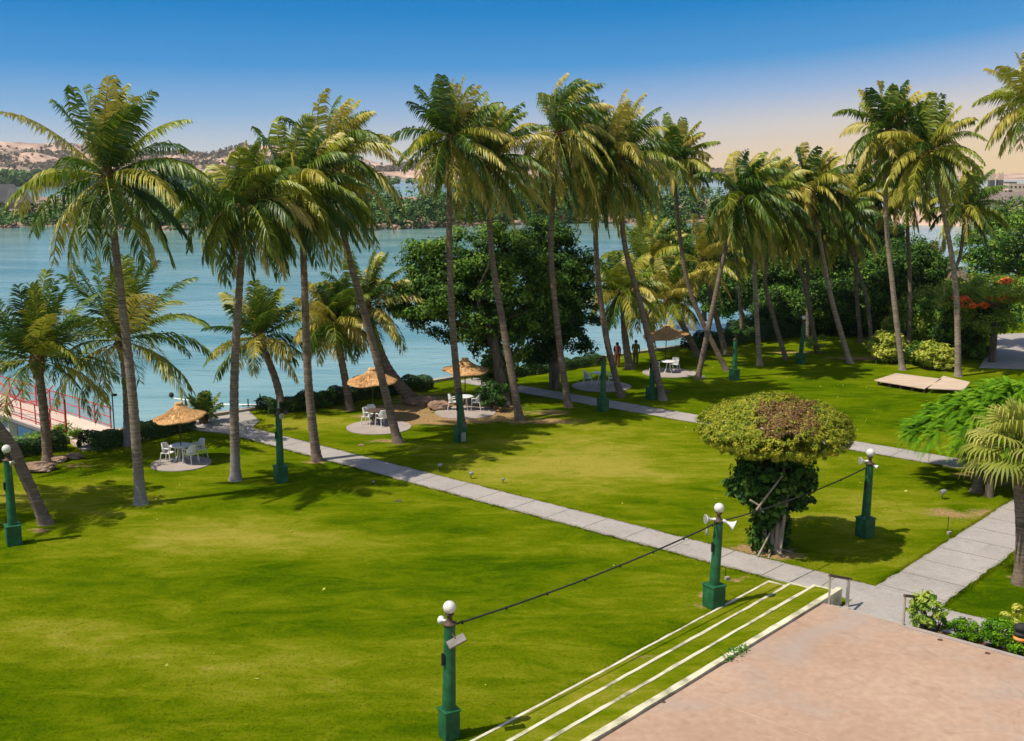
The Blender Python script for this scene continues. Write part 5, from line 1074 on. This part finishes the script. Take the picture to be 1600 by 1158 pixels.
# second far belt, left
blobs = []
for k in range(200):
    x = rg.uniform(-760, -250) if rg.rand() < .7 else rg.uniform(-760, 200); blobs.append((np.array([x, 1150 + rg.rand() * 90, 5.]), np.array([22, 15, rg.uniform(6, 12) if x < -350 else 4])))
P, Nn, sz, ti, cc = leaf_cloud(blobs, 2600, 12, 6, 4.2, rg, (.35, .4), .6, .7, .6)
o = leaf_mesh('distant_wood', P, Nn, sz, ti, MAT['mangrove'], None, rg, .8); tag(o, 'distant belt of green trees below the barren hills', kind='stuff')
# shore rocks
rg = rs(510); mb = MB()
for k in range(70):
    x = rg.uniform(-150, 70); nr = 292 + 18 * math.sin(x * .017) + 10 * math.sin(x * .05 + 1) + max(0, x) * .22
    s = rg.uniform(.5, 1.7); c = (x, nr + 1 + rg.uniform(-1, 3), WATER_Z + .2 * s); n, m = 8, 5
    mb.lathe([(max(.01, math.sin(math.pi * i / m)) * s * rg.uniform(.8, 1.2), -math.cos(math.pi * i / m) * s * .7) for i in range(m + 1)], c, n, False, jit=lambda i, k2: .2 * math.sin(k2 * 2.1 + i * 3))
tag(mb.build('shore_rocks', MAT['rock']), 'jumble of reddish rocks along the island shore', kind='stuff')
def hh(x, y):
    e_ = np.interp(x, [-2600, -1500, -1350, -1180, -1050, -900, -700, -500, -330, -120, 100, 350, 600, 900, 1300, 2600], [70, 88, 96, 92, 60, 62, 74, 64, 30, 66, 34, 30, 16, 12, 8, 6])
    n = .5 + .5 * math.sin(x * .011 + 1.3 * math.sin(y * .008)) * math.sin(y * .013 + x * .004); n2 = math.sin(x * .041 + y * .02) * math.sin(x * .023 - y * .031) + .5 * math.sin(x * .093 + 2) * math.sin(y * .07 + x * .05)
    r = max(0, 1 - abs(y - 3000) / 620) ** .8; f = max(0, min(1, (y - 2250) / 200))
    return WATER_Z - 1 + f * 5 + 1.15 * e_ * r * (.62 + .36 * n + .10 * n2)
terrain('hills', np.arange(-2600, 2600, 22.0), np.arange(2200, 3650, 34.0), hh, MAT['hill'], 'barren pinkish hills on the horizon')
rg = rs(520); PP = []
for k in range(190):
    cx, cy = rg.uniform(-1600, 800), rg.uniform(2500, 3000)
    for j in range(rg.randint(10, 110)): x, y = cx + rg.normal(0, 30), cy + rg.normal(0, 16); PP.append((x, y, hh(x, y) + rg.rand() * 6))
PP = np.array(PP); n = len(PP); o = leaf_mesh('hill_scrub', PP, unit(rg.normal(size=(n, 3)) + (0, -.6, .5)), rg.uniform(7, 15, n), rg.uniform(0, .9, n), MAT['scrub'], None, rg, .9); tag(o, 'dark scrub dotted over the barren hills', kind='stuff')
# shoreline houses
def house(px, py, Y, wd, hw, hr, label, wm, rm, rz=0, nwin=3, name='house', dp=10, grp='houses across the water'):
    p = AY(px, py, Y); root = thing(name, (p[0], p[1], p[2]), label, 'house', grp, rz)
    MB().box((0, 0, hw / 2), (wd, dp, hw)).build('wall', wm, root)
    r_ = MB(); ov = .8; a, c = wd / 2 + ov, dp / 2 + ov; r_.add([(-a, -c, hw), (a, -c, hw), (a, c, hw), (-a, c, hw), (-a * .6, 0, hw + hr), (a * .6, 0, hw + hr)], [(0, 1, 5, 4), (1, 2, 5), (2, 3, 4, 5), (3, 0, 4), (3, 2, 1, 0)]); r_.build('roof', rm, root)
    for i in range(nwin):
        x = -wd / 2 + wd * (i + .7) / (nwin + .4); w_ = MB().box((x, -dp / 2 - .02, hw * .55), (wd * .1, .12, hw * .5)).build('window', MAT['window'], root)
    return root
hs = house(1580, 352, 300, 26, 3.6, 5.2, 'large house with a brown hipped roof across the water at the right edge', MAT['house_wall'], MAT['roof'], .12, 3)
house(1545, 350, 292, 7, 4.6, 2.8, 'gabled wing with two dark windows left of the large brown roof', MAT['house_wall'], MAT['roof'], 0, 2, dp=6)
for px, lab in ((1548, 'left one of the two banded towers above the brown roof'), (1561, 'right one of the two banded towers above the brown roof')):
    p = AY(px, 300, 420); root = thing('banded_tower', (p[0], p[1], 0), lab, 'tower', 'pair of banded towers'); h = AY(px, 271, 420)[2]; n = 5
    for i in range(n): MB().box((0, 0, h * (i + .5) / n), (1.9, 1.9, h / n - .004)).build('storey', MAT['house_wall'] if i % 2 == 0 else MAT['grey_roof'], root)
    for sx_ in (-.6, .6): MB().box((sx_, -.3, h + .25), (.3, .3, .5)).build('finial', MAT['house_wall'], root)
for px, py, wd, h, lab in ((1583, 300, 7, 3.2, 'hazy block of buildings right of the banded towers'), (1562, 302, 6, 1.2, 'low hazy block at the foot of the banded towers')):
    p = AY(px, py, 430); root = thing('distant_building', (p[0], p[1], 0), lab, 'building', 'hazy buildings beyond the brown roof'); MB().box((0, 0, (p[2] + h) / 2), (wd, 8, p[2] + h)).build('wall', MAT['house_wall'], root)
    MB().box((-wd * .2, 0, p[2] + h + .3), (wd * .4, 5, .6)).build('rooftop_room', MAT['grey_roof'], root)
    for k in range(4): MB().box((-wd / 2 + wd * (k + .6) / 4.4, -4.02, p[2] + h * .6), (wd * .1, .1, .8)).build('window', MAT['window'], root)
# tented pavilions at far left
for px, py, wd, hw, hr, lab in ((8, 326, 8, 2.2, 4.6, 'grey roofed pavilion at the left edge across the water'), (30, 326, 5.5, 2.0, 3.6, 'small grey roofed pavilion with tan eaves right of the larger one')):
    h_ = house(px, py, 318, wd, hw, hr, lab, MAT['house_wall'], MAT['grey_roof'], .5, 2, 'pavilion', 7, 'pavilions across the water'); MB().box((0, 0, hw - .25), (wd + 2.2, 9.2, .3)).build('eaves', MAT['house_wall'], h_)
# small buildings on the hills
rg = rs(530)
for k, px in enumerate((232, 246, 262, 300)):
    x = (px - 800) / F * 2900; y = 2850; z = hh(x, y); root = thing('hilltop_building', (x, y, z - 2), 'tiny pale building on the ridge, number counted from the left: ' + ('first', 'second', 'third', 'fourth')[k], 'building', 'tiny buildings on the ridge'); MB().box((0, 0, 5), (rg.uniform(8, 18), 8, 8)).build('wall', MAT['house_wall'], root)
# far shore of right side
terrain('far_shore', np.arange(85, 700, 12.0), np.arange(288, 420, 6.0), lambda x, y: WATER_Z - .6 + 2.2 * max(0, min(1, (y - 300 - 6 * math.sin(x * .03)) / 14)), MAT['hill'], 'sandy far shore on the right')

# ------------------------------------------------------------------ haze
hb = MB(); hb.box((0, 1850, 65), (7600, 4500, 140)); hz = hb.build('haze', D.materials.new('haze')); tag(hz, 'thin pale haze over the water', kind='stuff')
m = hz.data.materials[0]; m.use_nodes = True; t = m.node_tree; t.nodes.clear(); pv = N(t, 'ShaderNodeVolumePrincipled'); pv.inputs['Color'].default_value = (.93, .90, .88, 1); pv.inputs['Density'].default_value = .00007; pv.inputs['Anisotropy'].default_value = .2
o_ = N(t, 'ShaderNodeOutputMaterial'); t.links.new(pv.outputs[0], o_.inputs['Volume'])
